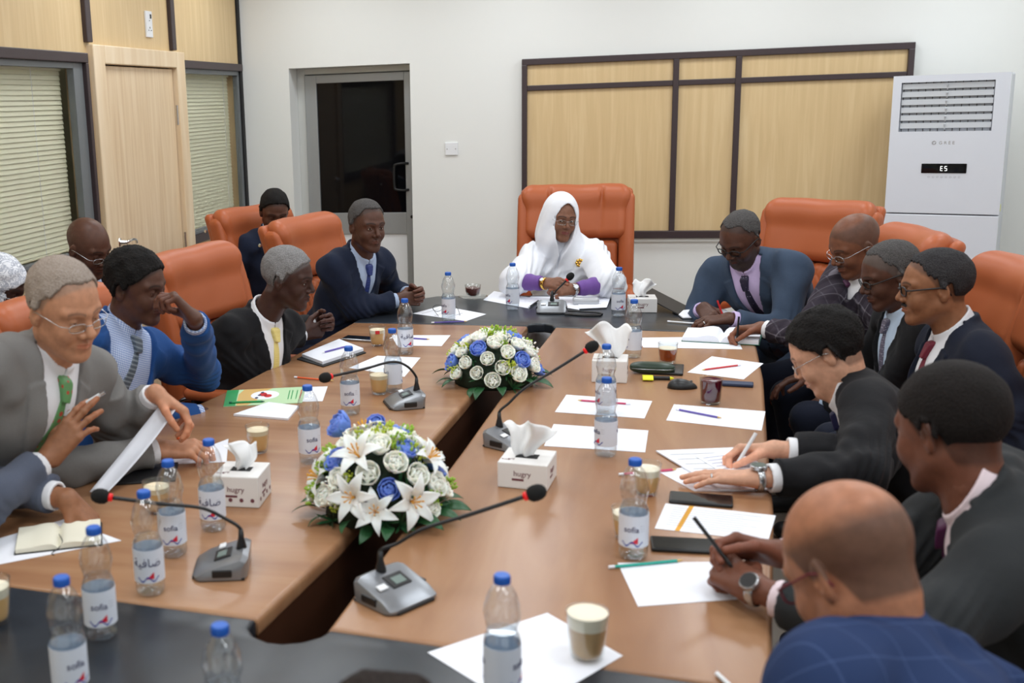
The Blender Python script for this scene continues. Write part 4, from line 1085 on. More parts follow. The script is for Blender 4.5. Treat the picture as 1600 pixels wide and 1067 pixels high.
for i in range(4):
    a0, a1 = -PI/2-.25+i*.125, -PI/2-.25+(i+1)*.125; z0, z1 = .058, .072
    f = bm.faces.new([bm.verts.new((R_*math.cos(a), R_*math.sin(a), z)) for a, z in ((a0, z0), (a1, z0), (a1, z1), (a0, z1))])
ex = bmesh.ops.extrude_face_region(bm, geom=bm.faces[:]); xf([v for v in ex['geom'] if isinstance(v, bmesh.types.BMVert)], Matrix.Scale(1.01, 4)); bmesh.ops.recalc_face_normals(bm, faces=bm.faces[:]); st = link('sticker', bm, 'red', t); t.rotation_euler = (0, 0, .25)
cup(-6, 972, 'glass of milky juice cut by the left picture edge on the black end', liquid='juice', foam='foam', foamh=.02, h=.095, group=G)
cup(247, 800, 'glass of juice half hidden behind a bottle near the grey suit', liquid='juice', foam='juice_foam', foamh=.014, group=G)
cup(917, 1028, 'large glass of milky coffee with thick foam on the near sheet of paper', h=.095, r0=.029, r1=.040, liquid='coffee', foam='foam', foamh=.026, lvl=.97, group=G)
cup(1010, 772, 'glass of milky juice behind the bottle by the pink pencil', liquid='juice', foam='foam', foamh=.018, group=G)
cup(979, 840, 'glass of milky juice hidden behind a bottle near the teal pencil', h=.075, liquid='juice', foam='foam', foamh=.014, group=G)
cup(1043, 566, 'glass of amber iced tea near the black case', h=.078, r0=.031, r1=.038, lvl=.70, liquid='iced_tea', foam='foam', foamh=.003, group=G)
cup(1110, 630, 'round glass of dark red hibiscus drink by the blue case', h=.088, r0=.033, r1=.037, lvl=.93, liquid='hibiscus', foam='hibiscus', foamh=.002, group=G)
p = tp(739, 467); t = thing('tea_glass', 'small glass cup of black tea on a patterned glass saucer', 'glass', (p[0], p[1], TZ+.014))
bm = bmesh.new(); lathe(bm, [(0, 0), (.02, 0), (.034, .012), (.040, .03), (.042, .062), (.0405, .062), (.038, .03), (.031, .014), (0, .004)], 28, caps=False); link('glass_wall', bm, 'glass', t, smooth=True)
bm = bmesh.new(); lathe(bm, [(0, .0045), (.019, .005), (.0305, .0145), (.0375, .03), (.0395, .047), (0, .047)], 28, caps=False); link('drink', bm, 'tea', t, auto=40)
t = thing('saucer', 'round patterned glass saucer under the tea cup', 'saucer', (p[0], p[1], TZ+.0005))
bm = bmesh.new(); vs_ = lathe(bm, [(0, .0), (.035, .0), (.05, .006), (.078, .013), (.078, .0145), (.05, .010), (.034, .004), (0, .004)], 40, caps=False)
for v in vs_:
    a = math.atan2(v.co.y, v.co.x); r = math.hypot(v.co.x, v.co.y)
    if r > .06: v.co.z += .002*math.sin(a*16)
link('dish', bm, 'glass', t, smooth=True)

# ---- microphones
def mic(base, yaw, head, label, peak=.2, big=1.0, stem0=None):
    """base: pixel of the base centre on the table; head: world point of the foam head"""
    p = tp(*base); t = thing('gooseneck_microphone', label, 'microphone', (p[0], p[1], TZ+.0005), math.radians(yaw-90), 'gooseneck conference microphones')
    # local: the sloping front faces +y; the stem leaves the back
    prof = [(-.055, .004), (-.058, .046), (-.045, .052), (.040, .026), (.066, .010), (.066, .004)]; S = big
    bm = bmesh.new(); W_ = .072
    secs = []
    for x, k, yy in ((-1, .60, .75), (-.93, .86, .9), (-.75, .97, 1), (-.4, 1, 1), (0, 1, 1), (.4, 1, 1), (.75, .97, 1), (.93, .86, .9), (1, .60, .75)):
        secs.append([bm.verts.new((x*W_*S, y*yy*S, z*k*S)) for y, z in prof])
    for A, B in zip(secs, secs[1:]):
        for i in range(6): bm.faces.new((A[i], A[(i+1) % 6], B[(i+1) % 6], B[i]))
    bm.faces.new(secs[0]); bm.faces.new(secs[-1][::-1]); bmesh.ops.recalc_face_normals(bm, faces=bm.faces[:])
    link('base', bm, 'mic_silver', t, auto=30)
    bm = bmesh.new(); prism(bm, [(-W_*S*.99, -.050*S), (W_*S*.99, -.050*S), (W_*S*1.0, .050*S), (W_*S*.7, .070*S), (-W_*S*.7, .070*S), (-W_*S*1.0, .050*S)], 0, .0065, bev=.002)
    link('foot', bm, 'black_plastic', t)
    sl = math.atan2(.026-.052, .085); Ms = Matrix.Translation((0, -.0025*S, .0405*S)) @ Matrix.Rotation(sl, 4, 'X')
    bm = bmesh.new(); box(bm, (-.008*S, .004*S, 0), (.052*S, .040*S, .003), .001, M4=Ms); sc = link('display_bezel', bm, 'black_plastic', t)
    bm = bmesh.new(); box(bm, (-.010*S, .006*S, .0018), (.030*S, .022*S, .001), M4=Ms); link('lcd', bm, 'lcd', sc)
    bm = bmesh.new(); box(bm, (.040*S, .010*S, .001), (.024*S, .016*S, .004), .0015, M4=Ms); link('talk_button', bm, 'white_plastic', t)
    for sx in (-1, 1):
        bm = bmesh.new(); box(bm, (sx*W_*S*1.0, .0, .018*S), (.006, .045*S, .018*S), .003); link('side_grille', bm, 'black_plastic', t)
    iv = t.matrix_basis.copy(); iv = Matrix.Translation(t.location) @ Matrix.Rotation(t.rotation_euler.z, 4, 'Z'); iv = iv.inverted()
    hd = iv @ Vector(tuple(head)); s0 = Vector((0 if stem0 is None else stem0, -.040*S, .048*S)); dxy = Vector((hd.x-s0.x, hd.y-s0.y, 0)); dist = dxy.length; u = dxy.normalized()
    bm = bmesh.new(); lathe(bm, [(.013, 0), (.011, .012), (.0065, .030), (.005, .050), (0, .050)], 16, c=(s0.x, s0.y, s0.z-.004)); link('stem_socket', bm, 'black_plastic', t, smooth=True)
    hd = hd-(hd-s0).normalized()*.0
    pts = smoothpts([tuple(s0), tuple(s0+Vector((0, 0, .045))), tuple(s0.lerp(hd, .12)+Vector((0, 0, peak*.95))), tuple(s0.lerp(hd, .30)+Vector((0, 0, peak))), tuple(s0.lerp(hd, .62)+Vector((0, 0, peak*.52))), tuple(hd)], 8)
    bm = bmesh.new(); tube(bm, pts, [.0042]*(len(pts)-10)+[.0048]*10, 8); link('gooseneck', bm, 'black_plastic', t, smooth=True)
    e = Vector(tuple(pts[-1])); d = (Vector(tuple(pts[-1]))-Vector(tuple(pts[-4]))).normalized(); Q = Matrix.Translation(e) @ d.to_track_quat('Z', 'Y').to_matrix().to_4x4()
    bm = bmesh.new(); lathe(bm, [(.0065, -.006), (.0095, -.004), (.0095, .004), (.0065, .006)], 18, M4=Q); link('light_ring', bm, 'mic_red', t, smooth=True)
    bm = bmesh.new(); vs_ = lathe(bm, [(0, .001), (.010, .003), (.0160, .010), (.0175, .020), (.0165, .030), (.012, .039), (.006, .043), (0, .044)], 22, caps=False, M4=Q); link('windscreen', bm, 'mic_foam', t, smooth=True)
    return t
def hat(px, py, z): return tp(px, py, z)
mic((634, 632), 205, hat(517, 588, .90), 'desk microphone with its long stem bent left over the notebook', .085)
mic((352, 888), 195, hat(172, 777, .93), 'near left desk microphone, stem arching over the row of bottles', .06)
mic((616, 934), -35, hat(822, 775, .975), 'nearest desk microphone with display, stem leaning right toward the tissue box', .045)
mic((797, 694), -30, hat(915, 548, 1.03), 'desk microphone tucked behind the white tissue box, stem rising right', .05)
mic((862, 487), -88, hat(886, 437, .90), 'desk microphone before the person in white with a lit red ring', .02)

# ---- tissue boxes
def tissue_box(c, az, size, label, word, tuft=1.0, printed=False):
    L_, W_, H_ = size; p = tp(*c); t = thing('tissue_box', label, 'tissue box', (p[0], p[1], TZ+.0005), math.radians(az), 'tissue boxes')
    bm = bmesh.new(); box(bm, (0, 0, H_/2), (L_, W_, H_), .003); link('carton', bm, 'tissue_box', t)
    bm = bmesh.new(); box(bm, (0, 0, H_+.0002), (L_*.45, W_*.28, .0008), .0003); link('slot', bm, 'mat_black', t)
    bm = bmesh.new(); n = 26; m = 12; rr = random.Random(int(c[0])); ph = rr.random()*6; g_ = []
    for j in range(m+1):
        v = j/m; row = []
        for i in range(n+1):
            u = i/n-.5; w_ = (.30+.75*v)*L_*.55*tuft; x = u*w_*1.6+.01*math.sin(v*5+ph)
            y = (.012+.035*v)*math.sin(u*9+ph)+.022*v*math.cos(u*17+2*ph)+.015*v; z = H_-.004+(.085*tuft*v)*(1-.8*u*u*v-.15*math.sin(u*11+ph)*v)
            row.append(bm.verts.new((x, y*.8, z)))
        g_.append(row)
    for a in range(m):
        for b in range(n): bm.faces.new((g_[a][b], g_[a][b+1], g_[a+1][b+1], g_[a+1][b]))
    o = link('tissue', bm, 'tissue', t, smooth=True); md = o.modifiers.new('thick', 'SOLIDIFY'); md.thickness = .0006
    bm = bmesh.new()
    for rz_, off in ((0, W_/2), (PI, W_/2), (PI/2, L_/2), (-PI/2, L_/2)):
        Mz = Matrix.Rotation(rz_, 4, 'Z') @ Matrix.Translation((0, -off-.0002, 0)) @ RT
        text_into(bm, word, .021, Mz @ Matrix.Translation((0, H_*.50, 0)), 0)
        box(bm, (-.012, H_*.36, 0), (.032, .006, .0008), .0002, M4=Mz)
        if printed:
            for k in range(4): tube(bm, [(-.045+k*.03+.006*math.cos(a), H_*.24+.006*math.sin(a), 0) for a in [2*PI*i/12 for i in range(12)]], .0010, 4, closed=True) if False else lathe(bm, [(.0055, 0), (.0055, .0006), (0, .0006)], 12, M4=Mz @ Matrix.Translation((-.045+k*.03, H_*.24, 0)))
    text_into(bm, word, .016, Matrix.Translation((-L_*.32, -W_*.30, H_+.0004)) @ Matrix.Rotation(.3, 4, 'Z'), 0)
    link('print', bm, 'box_ink', t); return t
tissue_box((824, 752), -7, (.135, .135, .072), 'white tissue box in front of the right microphone stem with a tissue pulled out', 'hugry', 1.15)
tissue_box((380, 780), 3, (.125, .125, .085), 'patterned tissue box behind the bottles on the left half', 'hugry', .9, True)
tissue_box((953, 592), -2, (.125, .12, .082), 'white tissue box behind a bottle near the black spectacle case', 'hugry', 1.5)
tissue_box((1003, 485), 4, (.13, .12, .068), 'tissue box on the far black end beside the leaning black folder', 'hugry', 1.0)

# ---- papers, notebooks, pens
zlev = [0]
def sheet(c4, label, group='loose sheets of paper', z=0., th_=.0006, m='paper', lines=False, cat='paper', name='paper_sheet', hl=False, ink='label_ink'):
    P4_ = [tp(*q) for q in c4]; c = sum(P4_)/4; t = thing(name, label, cat, (c[0], c[1], TZ+.0005+z), 0, group)
    bm = bmesh.new(); prism(bm, [(q[0]-c[0], q[1]-c[1]) for q in P4_][::1], 0, th_); link('sheet', bm, m, t)
    if lines or hl:
        A, B, C_, D = [Vector((q[0]-c[0], q[1]-c[1], th_+.0002)) for q in P4_]
        def bil(u, v): return (A.lerp(B, u)).lerp(D.lerp(C_, u), v)
        if lines:
            bm = bmesh.new(); rr = random.Random(len(label))
            for k in range(lines):
                v = .12+.76*k/lines; u0, u1 = .08, .70+.2*rr.random(); q = [bil(u0, v), bil(u1, v), bil(u1, v+.014), bil(u0, v+.014)]; bm.faces.new([bm.verts.new(x) for x in q])
            link('writing', bm, ink, t)
        if hl:
            bm = bmesh.new(); bm.faces.new([bm.verts.new(x) for x in (bil(hl[0], .0), bil(hl[0]+.045, .0), bil(hl[1]+.045, 1), bil(hl[1], 1))]); link('highlight', bm, 'stamen', t)
    return t
sheet([(865, 663), (1013, 673), (1008, 707), (850, 697)], 'blank half sheet lying under a bottle in the middle of the right half')
sheet([(885, 617), (1019, 627), (1007, 654), (867, 644)], 'half sheet with a pink pencil behind the bottle at the middle')
sheet([(1053, 632), (1196, 643), (1190, 673), (1041, 657)], 'half sheet with a purple pencil near the hibiscus glass')
sheet([(1112, 557), (1193, 568), (1162, 593), (1074, 582)], 'half sheet with a red pencil left of the blue case')
sheet([(965, 880), (1155, 878), (1215, 932), (997, 948)], 'blank sheet under the clasped hands with a watch, by the teal pencil')
sheet([(668, 1020), (820, 1115), (973, 1025), (855, 958)], 'blank sheet under the milky coffee and a bottle at the near centre')
sheet([(996, 528), (1150, 526), (1160, 546), (1005, 543)], 'blank sheet beneath the open thick notebook on the far right')
sheet([(1040, 787), (1212, 806), (1200, 846), (1023, 826)], 'printed sheet with an orange highlight beside two black phones', lines=9, hl=(.22, .18), ink='mic_silver')
sheet([(1030, 738), (1080, 728), (1180, 768), (1085, 768)], 'blank sheet sticking out under the written papers near the writing hands')
sheet([(1025, 707), (1150, 702), (1232, 768), (1126, 768)], 'stack of papers being written on at the right edge', z=.002, th_=.004, lines=6, ink='mic_silver')
sheet([(1085, 716), (1160, 706), (1215, 752), (1150, 756)], 'top written page under the writing hand on the right', z=.007, lines=7, ink='ink_blue')
sheet([(545, 575), (590, 556), (657, 559), (632, 589)], 'half sheet under a bottle near the left microphone stem')
sheet([(612, 524), (704, 524), (690, 541), (620, 540)], 'small sheet with a purple pencil beside the far left bottles')
sheet([(645, 490), (690, 478), (760, 491), (728, 502)], 'sheet with folded spectacles on the far black end', lines=3, ink='mic_silver')
sheet([(755, 469), (772, 455), (845, 468), (826, 482)], 'blank sheet by the tea glass on the far black end', z=0)
sheet([(820, 470), (830, 464), (912, 465), (905, 485)], 'papers in front of the person in white', z=.001, th_=.002)
sheet([(900, 464), (955, 463), (948, 482), (905, 484)], 'printed papers right of the silver power bank', z=.0035, th_=.003, lines=4, ink='mic_silver')
sheet([(478, 605), (512, 604), (504, 627), (470, 628)], 'small blank sheet behind the bottle beside the green booklet')
sheet([(270, 718), (357, 686), (354, 722), (262, 726)], 'blank sheet under the hand with the orange pen')
sheet([(-30, 850), (100, 812), (190, 845), (-10, 884)], 'blank sheet under the open cream notebook at the left')
pad = sheet([(365, 650), (420, 631), (467, 637), (450, 657)], 'thick white notepad between the green booklet and the juice glass', z=0, th_=.007, name='notepad', cat='notepad', group='notepads')
bk = sheet([(349, 636), (355, 611), (478, 605), (472, 630)], 'green and orange booklet with a round emblem and a green pen', z=0, th_=.002, m='green_print', name='booklet', cat='booklet', group=None)
def bil_px(c4, th_, c):
    Q = [tp(*q) for q in c4]; A, B, C_, D = [Vector((q[0]-c[0], q[1]-c[1], th_)) for q in Q]
    return lambda u, v: (A.lerp(B, u)).lerp(D.lerp(C_, u), v)
bc = bk.location; bf = bil_px([(349, 636), (472, 630), (478, 605), (355, 611)], .0021, bc)   # u along, v away
bm = bmesh.new(); bm.faces.new([bm.verts.new(bf(u, v)) for u, v in ((0, 0), (.15, 0), (.15, 1), (0, 1))]); link('green_band', bm, 'green', bk)
bm = bmesh.new(); bm.faces.new([bm.verts.new(bf(u, v)+Vector((0, 0, .0001))) for u, v in ((.16, 0), (.30, .0), (.42, .3), (.36, .6), (.58, 1), (.22, 1), (.16, .7))]); link('orange_band', bm, 'orange_print', bk)
bm = bmesh.new()
def disc(bm, cu, cv, ru, rv, z, mi, n=24): bm.faces.new([bm.verts.new(bf(cu+ru*math.cos(2*PI*i/n), cv+rv*math.sin(2*PI*i/n))+Vector((0, 0, z))) for i in range(n)]).material_index = mi
disc(bm, .50, .58, .18, .27, .0002, 0); disc(bm, .475, .62, .05, .12, .0004, 1); disc(bm, .54, .52, .05, .10, .0004, 1)
for k in range(3): disc(bm, .40+.03*k, .42+.16*k, .022, .05, .0005, 2)
link('emblem', bm, ['paper', 'red', 'navy_case'], bk)
bm = bmesh.new()
for k, u in enumerate((.80, .84, .90, .95)): bm.faces.new([bm.verts.new(bf(a, b)+Vector((0, 0, .0003))) for a, b in ((u, .25), (u+.012, .25), (u+.012, .8), (u, .8))]).material_index = 1 if k == 3 else 0
link('title_lines', bm, ['green', 'red'], bk)

def pen(a, b, m, label, r=.0035, za=.0045, zb=None, tipm='paper', name='pencil', cat='pencil', cap_=None, world=False, group='pens and pencils on the table', parent_group=None):
    A = V(*a) if world else tp(a[0], a[1], TZ+za); B = V(*b) if world else tp(b[0], b[1], TZ+(za if zb is None else zb))
    t = thing(name, label, cat, A, 0, group); d = B-A; Ln = np.linalg.norm(d); u = d/Ln
    bm = bmesh.new(); tube(bm, [u*Ln*.08, u*(Ln-.014)], r, 6 if name == 'pencil' else 12); link('barrel', bm, m, t)
    bm = bmesh.new(); tube(bm, [u*(Ln-.014), u*(Ln-.004), u*Ln], [r, r*.45, r*.15], 8); link('tip', bm, 'orange_print' if name == 'pencil' else (cap_ or m), t)
    bm = bmesh.new(); tube(bm, [u*0, u*Ln*.08], r*1.02, 10); link('end_cap', bm, cap_ or tipm, t)
    return t
pen((1073, 576), (1155, 571), 'red', 'red pencil on the half sheet by the blue case', za=.0055) if False else pen((1157, 570), (1096, 578), 'red', 'red pencil on the half sheet by the blue case', za=.005)
pen((985, 631), (902, 625), 'pink', 'pink pencil behind the bottle in the middle', za=.005)
pen((1056, 639), (1128, 653), 'purple', 'purple pencil on the half sheet near the hibiscus glass', za=.005)
pen((951, 886), (1067, 875), 'teal', 'teal pencil with a white end beside the black phone', za=.005)
pen((967, 741), (1058, 733), 'pink', 'pink pencil next to the milky juice glass on the right', za=.005)
pen((460, 589), (522, 595), 'orange', 'orange pencil lying below the microphone head on the left', za=.0045)
pen((638, 528), (672, 530), 'purple', 'purple pencil on the small sheet beside the far bottles', za=.005)
pen((674, 504), (730, 502), 'purple', 'purple pencil along the edge of the far black end', za=.005)
pen((358, 629), (414, 627), 'green', 'green and white felt pen lying on the green booklet', za=.006, r=.004, name='pen', cat='pen', cap_='teal_dark')
pen((826, 480), (842, 469), 'black_plastic', 'dark pen on the sheet left of the microphone', za=.005, name='pen', cat='pen')
pen((1043, 502), (1095, 506), 'white_plastic', 'white pen lying before the leaning black folder', za=.006, r=.004, name='pen', cat='pen')
pen((1120, 1052), (1150, 1080), 'white_plastic', 'white pen at the very bottom near the blue checked suit', za=.006, r=.004, name='pen', cat='pen')
def openbook(cx_, cy_, az, w_, d_, th_, label, cover='teal_dark', pages='paper', bulge=.016, ribbon=False, side=None, lines=0, zz=0):
    """an open book: w_ = full width of both pages, spine along y"""
    p = tp(cx_, cy_); t = thing('open_notebook', label, 'notebook', (p[0], p[1], TZ+.0006+zz), math.radians(az), 'open notebooks')
    bm = bmesh.new(); box(bm, (0, 0, .0015), (w_+.008, d_+.008, .003), .001); link('cover', bm, cover, t)
    for sx in (-1, 1):
        bm = bmesh.new(); n = 14; T_ = th_*(1.25 if sx < 0 else .75) if side else th_; lo_, hi_ = [], []
        for i in range(n+1):
            f = i/n; x = sx*f*w_/2; zt = .003+T_*min(1, (f/.12)**.7)*(1-.15*f)+bulge*math.sin(min(1, f*1.6)*PI)*.5*(f < .625)
            lo_.append((x, .0031)); hi_.append((x, zt))
        ring = lo_+hi_[::-1]
        a_ = [bm.verts.new((x, -d_/2, z)) for x, z in ring]; b_ = [bm.verts.new((x, d_/2, z)) for x, z in ring]
        m = len(ring)
        for i in range(m): bm.faces.new((a_[i], a_[(i+1) % m], b_[(i+1) % m], b_[i]))
        bm.faces.new(a_[::-1]); bm.faces.new(b_); bmesh.ops.recalc_face_normals(bm, faces=bm.faces[:]); pg = link('page_block', bm, pages, t, auto=40)
    if ribbon:
        bm = bmesh.new(); tube(bm, smoothpts([(0, 0, .012), (.01, -d_*.4, .014), (.0, -d_*.52, .006), (-.015, -d_*.62, .001), (-.01, -d_*.7, .001)], 5), .0012, 5); link('ribbon', bm, 'black_plastic', t)
    return t
openbook(1128, 529, -9, .30, .20, .020, 'thick open notebook being written in by the far right person', 'teal_dark', 'paper', .018)
openbook(93, 842, 97-70, .20, .145, .012, 'open cream-paged pocket notebook with a black ribbon at the left', 'mat_black', 'paper_cream', .006, ribbon=True)
nb = sheet([(464, 562), (525, 532), (572, 552), (505, 574)], 'white-paged notebook with a dark cover under a purple pen, by the clasped hands', z=0, th_=.004, m='mat_black', name='notebook', cat='notebook', group=None)
bm = bmesh.new(); Q = [tp(*q) for q in ((472, 559), (530, 535), (568, 550), (504, 571))]; c = nb.location; prism(bm, [(q[0]-c[0], q[1]-c[1]) for q in Q], .004, .016); link('page_block', bm, 'paper', nb)
pen((545, 540), (503, 551), 'purple', 'purple pen lying on the white notebook page at the left', za=.021, name='pen', cat='pen', cap_='white_plastic')
openbook(1100, 492, 12, .24, .17, .006, 'small open notebook under the hands of the blue-grey suited person', 'mat_black', 'paper', .004)
# leaning black folder
pa, pb = tp(1005, 466), tp(1062, 494); t = thing('folder', 'black document folder leaning open toward the writing person', 'folder', (pb[0], pb[1], TZ+.003))
bm = bmesh.new(); h_ = .10; A = V(0, 0, 0); B = at(1003, 463, 5.35)-V(pb[0], pb[1], TZ); D1 = V(.05, .20, 0)
vs_ = [A, B, B+D1, A+D1]; b_ = [bm.verts.new(tuple(v)) for v in vs_]; bm.faces.new(b_); ex = bmesh.ops.extrude_face_region(bm, geom=bm.faces[:]); xf([v for v in ex['geom'] if isinstance(v, bmesh.types.BMVert)], Matrix.Translation((.002, 0, .004))); bmesh.ops.recalc_face_normals(bm, faces=bm.faces[:]); link('cover', bm, 'black_leatherette', t)

def slab(name, c, az, size, m, label, cat, bev=.004, screen=None, z=0, group=None):
    p = tp(*c); t = thing(name, label, cat, (p[0], p[1], TZ+.0006+z), math.radians(az), group); bm = bmesh.new(); box(bm, (0, 0, size[2]/2), size, bev, 3); link('case', bm, m, t, auto=50)
    if screen: bm = bmesh.new(); box(bm, (0, 0, size[2]+.0001), (size[0]-.008, size[1]-.008, .0006)); link('screen', bm, screen, t)
    return t
PHG = 'smartphones on the table'
slab('smartphone', (1095, 783), -4, (.155, .076, .009), 'black_plastic', 'black phone lying above the highlighted sheet on the right', 'phone', screen='phone_screen', group=PHG)
slab('smartphone', (1072, 855), 2, (.158, .078, .009), 'black_plastic', 'black phone lying between the highlighted sheet and the teal pencil', 'phone', screen='phone_screen', group=PHG)
slab('smartphone', (1142, 602), -6, (.15, .045, .012), 'navy_case', 'dark blue slim case behind the hibiscus glass', 'case', group=None)
slab('smartphone', (1043, 579), -4, (.115, .15, .010), 'black_plastic', 'black phone behind the green spectacle case', 'phone', group=PHG)
slab('smartphone', (562, 531), -10, (.15, .075, .010), 'steel', 'silver-edged phone beside the clasped hands', 'phone', screen='phone_screen', group=PHG)
slab('power_bank', (915, 476), 3, (.13, .06, .038), 'silver_paint', 'silver rounded power bank on the far black end', 'power bank', .014)
p = tp(1019, 583); t = thing('spectacle_case', 'glossy dark green oval spectacle case at mid right', 'case', (p[0], p[1], TZ+.0006), -.05)
bm = bmesh.new(); bmesh.ops.create_uvsphere(bm, u_segments=32, v_segments=16, radius=1); 
for v in bm.verts:
    s_ = lambda a, e: math.copysign(abs(a)**e, a); v.co = Vector((s_(v.co.x, .6)*.083, s_(v.co.y, .7)*.032, s_(v.co.z, .8)*.021+.021))
link('shell', bm, 'green_case', t, smooth=True)
bm = bmesh.new(); tube(bm, [(.081*abs(math.cos(a))**.6*(1 if math.cos(a) > 0 else -1), .0325*abs(math.sin(a))**.7*(1 if math.sin(a) > 0 else -1), .021) for a in [2*PI*i/40 for i in range(40)]], .0012, 5, closed=True); link('seam', bm, 'steel', t)
p = tp(1066, 606); t = thing('computer_mouse', 'black wireless computer mouse near the hibiscus glass', 'mouse', (p[0], p[1], TZ+.0006), .1)
bm = bmesh.new(); bmesh.ops.create_uvsphere(bm, u_segments=28, v_segments=16, radius=1)
for v in bm.verts: v.co = Vector((v.co.x*.052, v.co.y*.031*(1-.12*v.co.x), max(-.0, v.co.z)*.032*(1-.25*v.co.x) if v.co.z > 0 else v.co.z*.001))
link('shell', bm, 'black_plastic', t, smooth=True)
bm = bmesh.new(); lathe(bm, [(.0045, -.003), (.0045, .003)], 12, M4=Matrix.Translation((.03, 0, .0235)) @ Matrix.Rotation(PI/2, 4, 'X')); link('wheel', bm, 'mic_silver', t)
t = pen((1004, 590), (1053, 591), 'black_plastic', 'yellow and black highlighter beside the spectacle case', r=.007, za=.008, name='highlighter', cat='highlighter', cap_='yellow')
for ch in list(t.children):
    if ch.name.startswith('end_cap'): ch.scale = (4.2, 4.2, 1.05)
# cable of the power bank
p = tp(916, 492); t = thing('charging_cable', 'black charging cable looped beside the silver power bank', 'cable', (p[0], p[1], TZ))
bm = bmesh.new(); tube(bm, smoothpts([(-.09, .035, .012), (-.02, .035, .008), (.05, .03, .006), (.075, .005, .005), (.04, -.012, .005), (-.04, -.012, .005), (-.075, -.018, .005), (-.03, -.035, .005), (.03, -.04, .005), (.07, -.03, .005)], 8), .0042, 8); link('wire', bm, 'black_plastic', t, smooth=True)
bm = bmesh.new(); tube(bm, [(-.075, -.018, .005), (-.10, -.020, .006)], .005, 8); link('plug', bm, 'black_plastic', t)
# folded spectacles
def spectacles(c, az, label):
    p = tp(*c); t = thing('spectacles', label, 'spectacles', (p[0], p[1], TZ+.003), math.radians(az)); bm = bmesh.new()
    for sx in (-1, 1):
        tube(bm, [(sx*.033+.024*math.cos(a), .0, .017+.016*math.sin(a)) for a in [2*PI*i/24 for i in range(24)]], .0013, 6, closed=True)
        tube(bm, smoothpts([(sx*.057, 0, .022), (sx*.060, .04, .018), (sx*.055, .11, .006), (sx*.052, .13, .002)], 5), .0013, 6)
    tube(bm, [(-.010, 0, .020), (0, -.002, .023), (.010, 0, .020)], .0012, 6); link('frame', bm, 'black_plastic', t, smooth=True); return t
spectacles((694, 487), 200, 'thin-framed spectacles lying open on the paper at the far left corner')

# ------------------------------------------------------------------ flower arrangements
def petal(bm, L_, W_, cupk, R3, mi=0, nu=5, nv=4, ruff=0, ph=0, point=0, curl=0):
    g_ = []
    for j in range(nv+1):
        v = j/nv; row = []
        wd = W_*(math.sin(PI*min(1, .12+v*.80))**.7 if not point else math.sin(PI*min(1, .06+.94*v))**.8)
        for i in range(nu+1):
            u = 2*i/nu-1; a = cupk*v*1.2-curl*v*v
            x = u*wd*.5; y = L_*v*math.cos(a*.55)+.0; z = L_*v*math.sin(a)*.75+abs(u)**2*wd*.28*(1 if curl <= 0 else .35)+ruff*math.sin(u*7+ph)*v
            row.append(bm.verts.new(R3 @ Vector((x, y, z))))
        g_.append(row)
    for a in range(nv):
        for b in range(nu): bm.faces.new((g_[a][b], g_[a][b+1], g_[a+1][b+1], g_[a+1][b])).material_index = mi
def finish(me_o, th_=.0009): md = me_o.modifiers.new('thick', 'SOLIDIFY'); md.thickness = th_; return me_o
def rose_mesh(seed, R_=.034, mname='petal_white', ruff=.0008, layers=((3, .34, 1.5), (4, .56, 1.34), (5, .84, 1.05), (5, 1.02, .62)), wide=1.12):
    rr = random.Random(seed); bm = bmesh.new()
    for k, (n, s_, cu) in enumerate(layers):
        for i in range(n):
            a = 2*PI*i/n+k*.7+rr.uniform(-.2, .2); el = cu+rr.uniform(-.08, .08)
            Rm = Matrix.Rotation(a, 4, 'Z') @ Matrix.Translation((0, R_*.10*k, R_*.04*(4-k))) @ Matrix.Rotation(el*.86, 4, 'X')
            petal(bm, R_*(.95 if k < 3 else 1.0)*(.8+.2*s_), R_*1.25*s_**.5*wide, .55, Rm, ruff=ruff, ph=rr.random()*6)
    me = bpy.data.meshes.new('rose_petals'); bm.normal_update(); bm.to_mesh(me); bm.free(); me.materials.append(MATS[mname]); me.polygons.foreach_set('use_smooth', [True]*len(me.polygons)); return me
ROSES = [rose_mesh(s_) for s_ in (1, 2, 3)]; PEONY = [rose_mesh(s_, .037, 'petal_blue', .002, ((4, .35, 1.5), (6, .5, 1.4), (7, .7, 1.2), (8, .9, .95), (7, 1.0, .7)), 1.1) for s_ in (4, 5)]
def lily_mesh():
    bm = bmesh.new()
    for i in range(6): petal(bm, .070, .028 if i % 2 else .034, .75, Matrix.Rotation(PI/3*i, 4, 'Z') @ Matrix.Rotation(.75, 4, 'X'), ruff=.0006, point=1, nv=8, curl=1.5)
    me = bpy.data.meshes.new('lily_petals'); bm.to_mesh(me); bm.free(); me.materials.append(MATS['petal_lily']); me.polygons.foreach_set('use_smooth', [True]*len(me.polygons)); return me
def stam_mesh():
    bm = bmesh.new()
    for i in range(6): a = PI/3*i+.4; tube(bm, [(0, 0, 0), (.006*math.cos(a), .006*math.sin(a), .028), (.014*math.cos(a), .014*math.sin(a), .044)], [.0008, .0008, .0022], 5)
    tube(bm, [(0, 0, 0), (0, 0, .05)], [.0012, .0016], 6); me = bpy.data.meshes.new('stamens'); bm.to_mesh(me); bm.free(); me.materials.append(MATS['stamen']); return me
LILY, STAM = lily_mesh(), stam_mesh()
def leaf_mesh(L_, W_, m):
    bm = bmesh.new(); petal(bm, L_, W_, .1, Matrix.Identity(4), point=1, nv=8, curl=.6, nu=4); me = bpy.data.meshes.new('leaf'); bm.to_mesh(me); bm.free(); me.materials.append(MATS[m]); me.polygons.foreach_set('use_smooth', [True]*len(me.polygons)); return me
LEAF, LEAFL = leaf_mesh(.085, .036, 'leaf'), leaf_mesh(.07, .034, 'leaf_light')
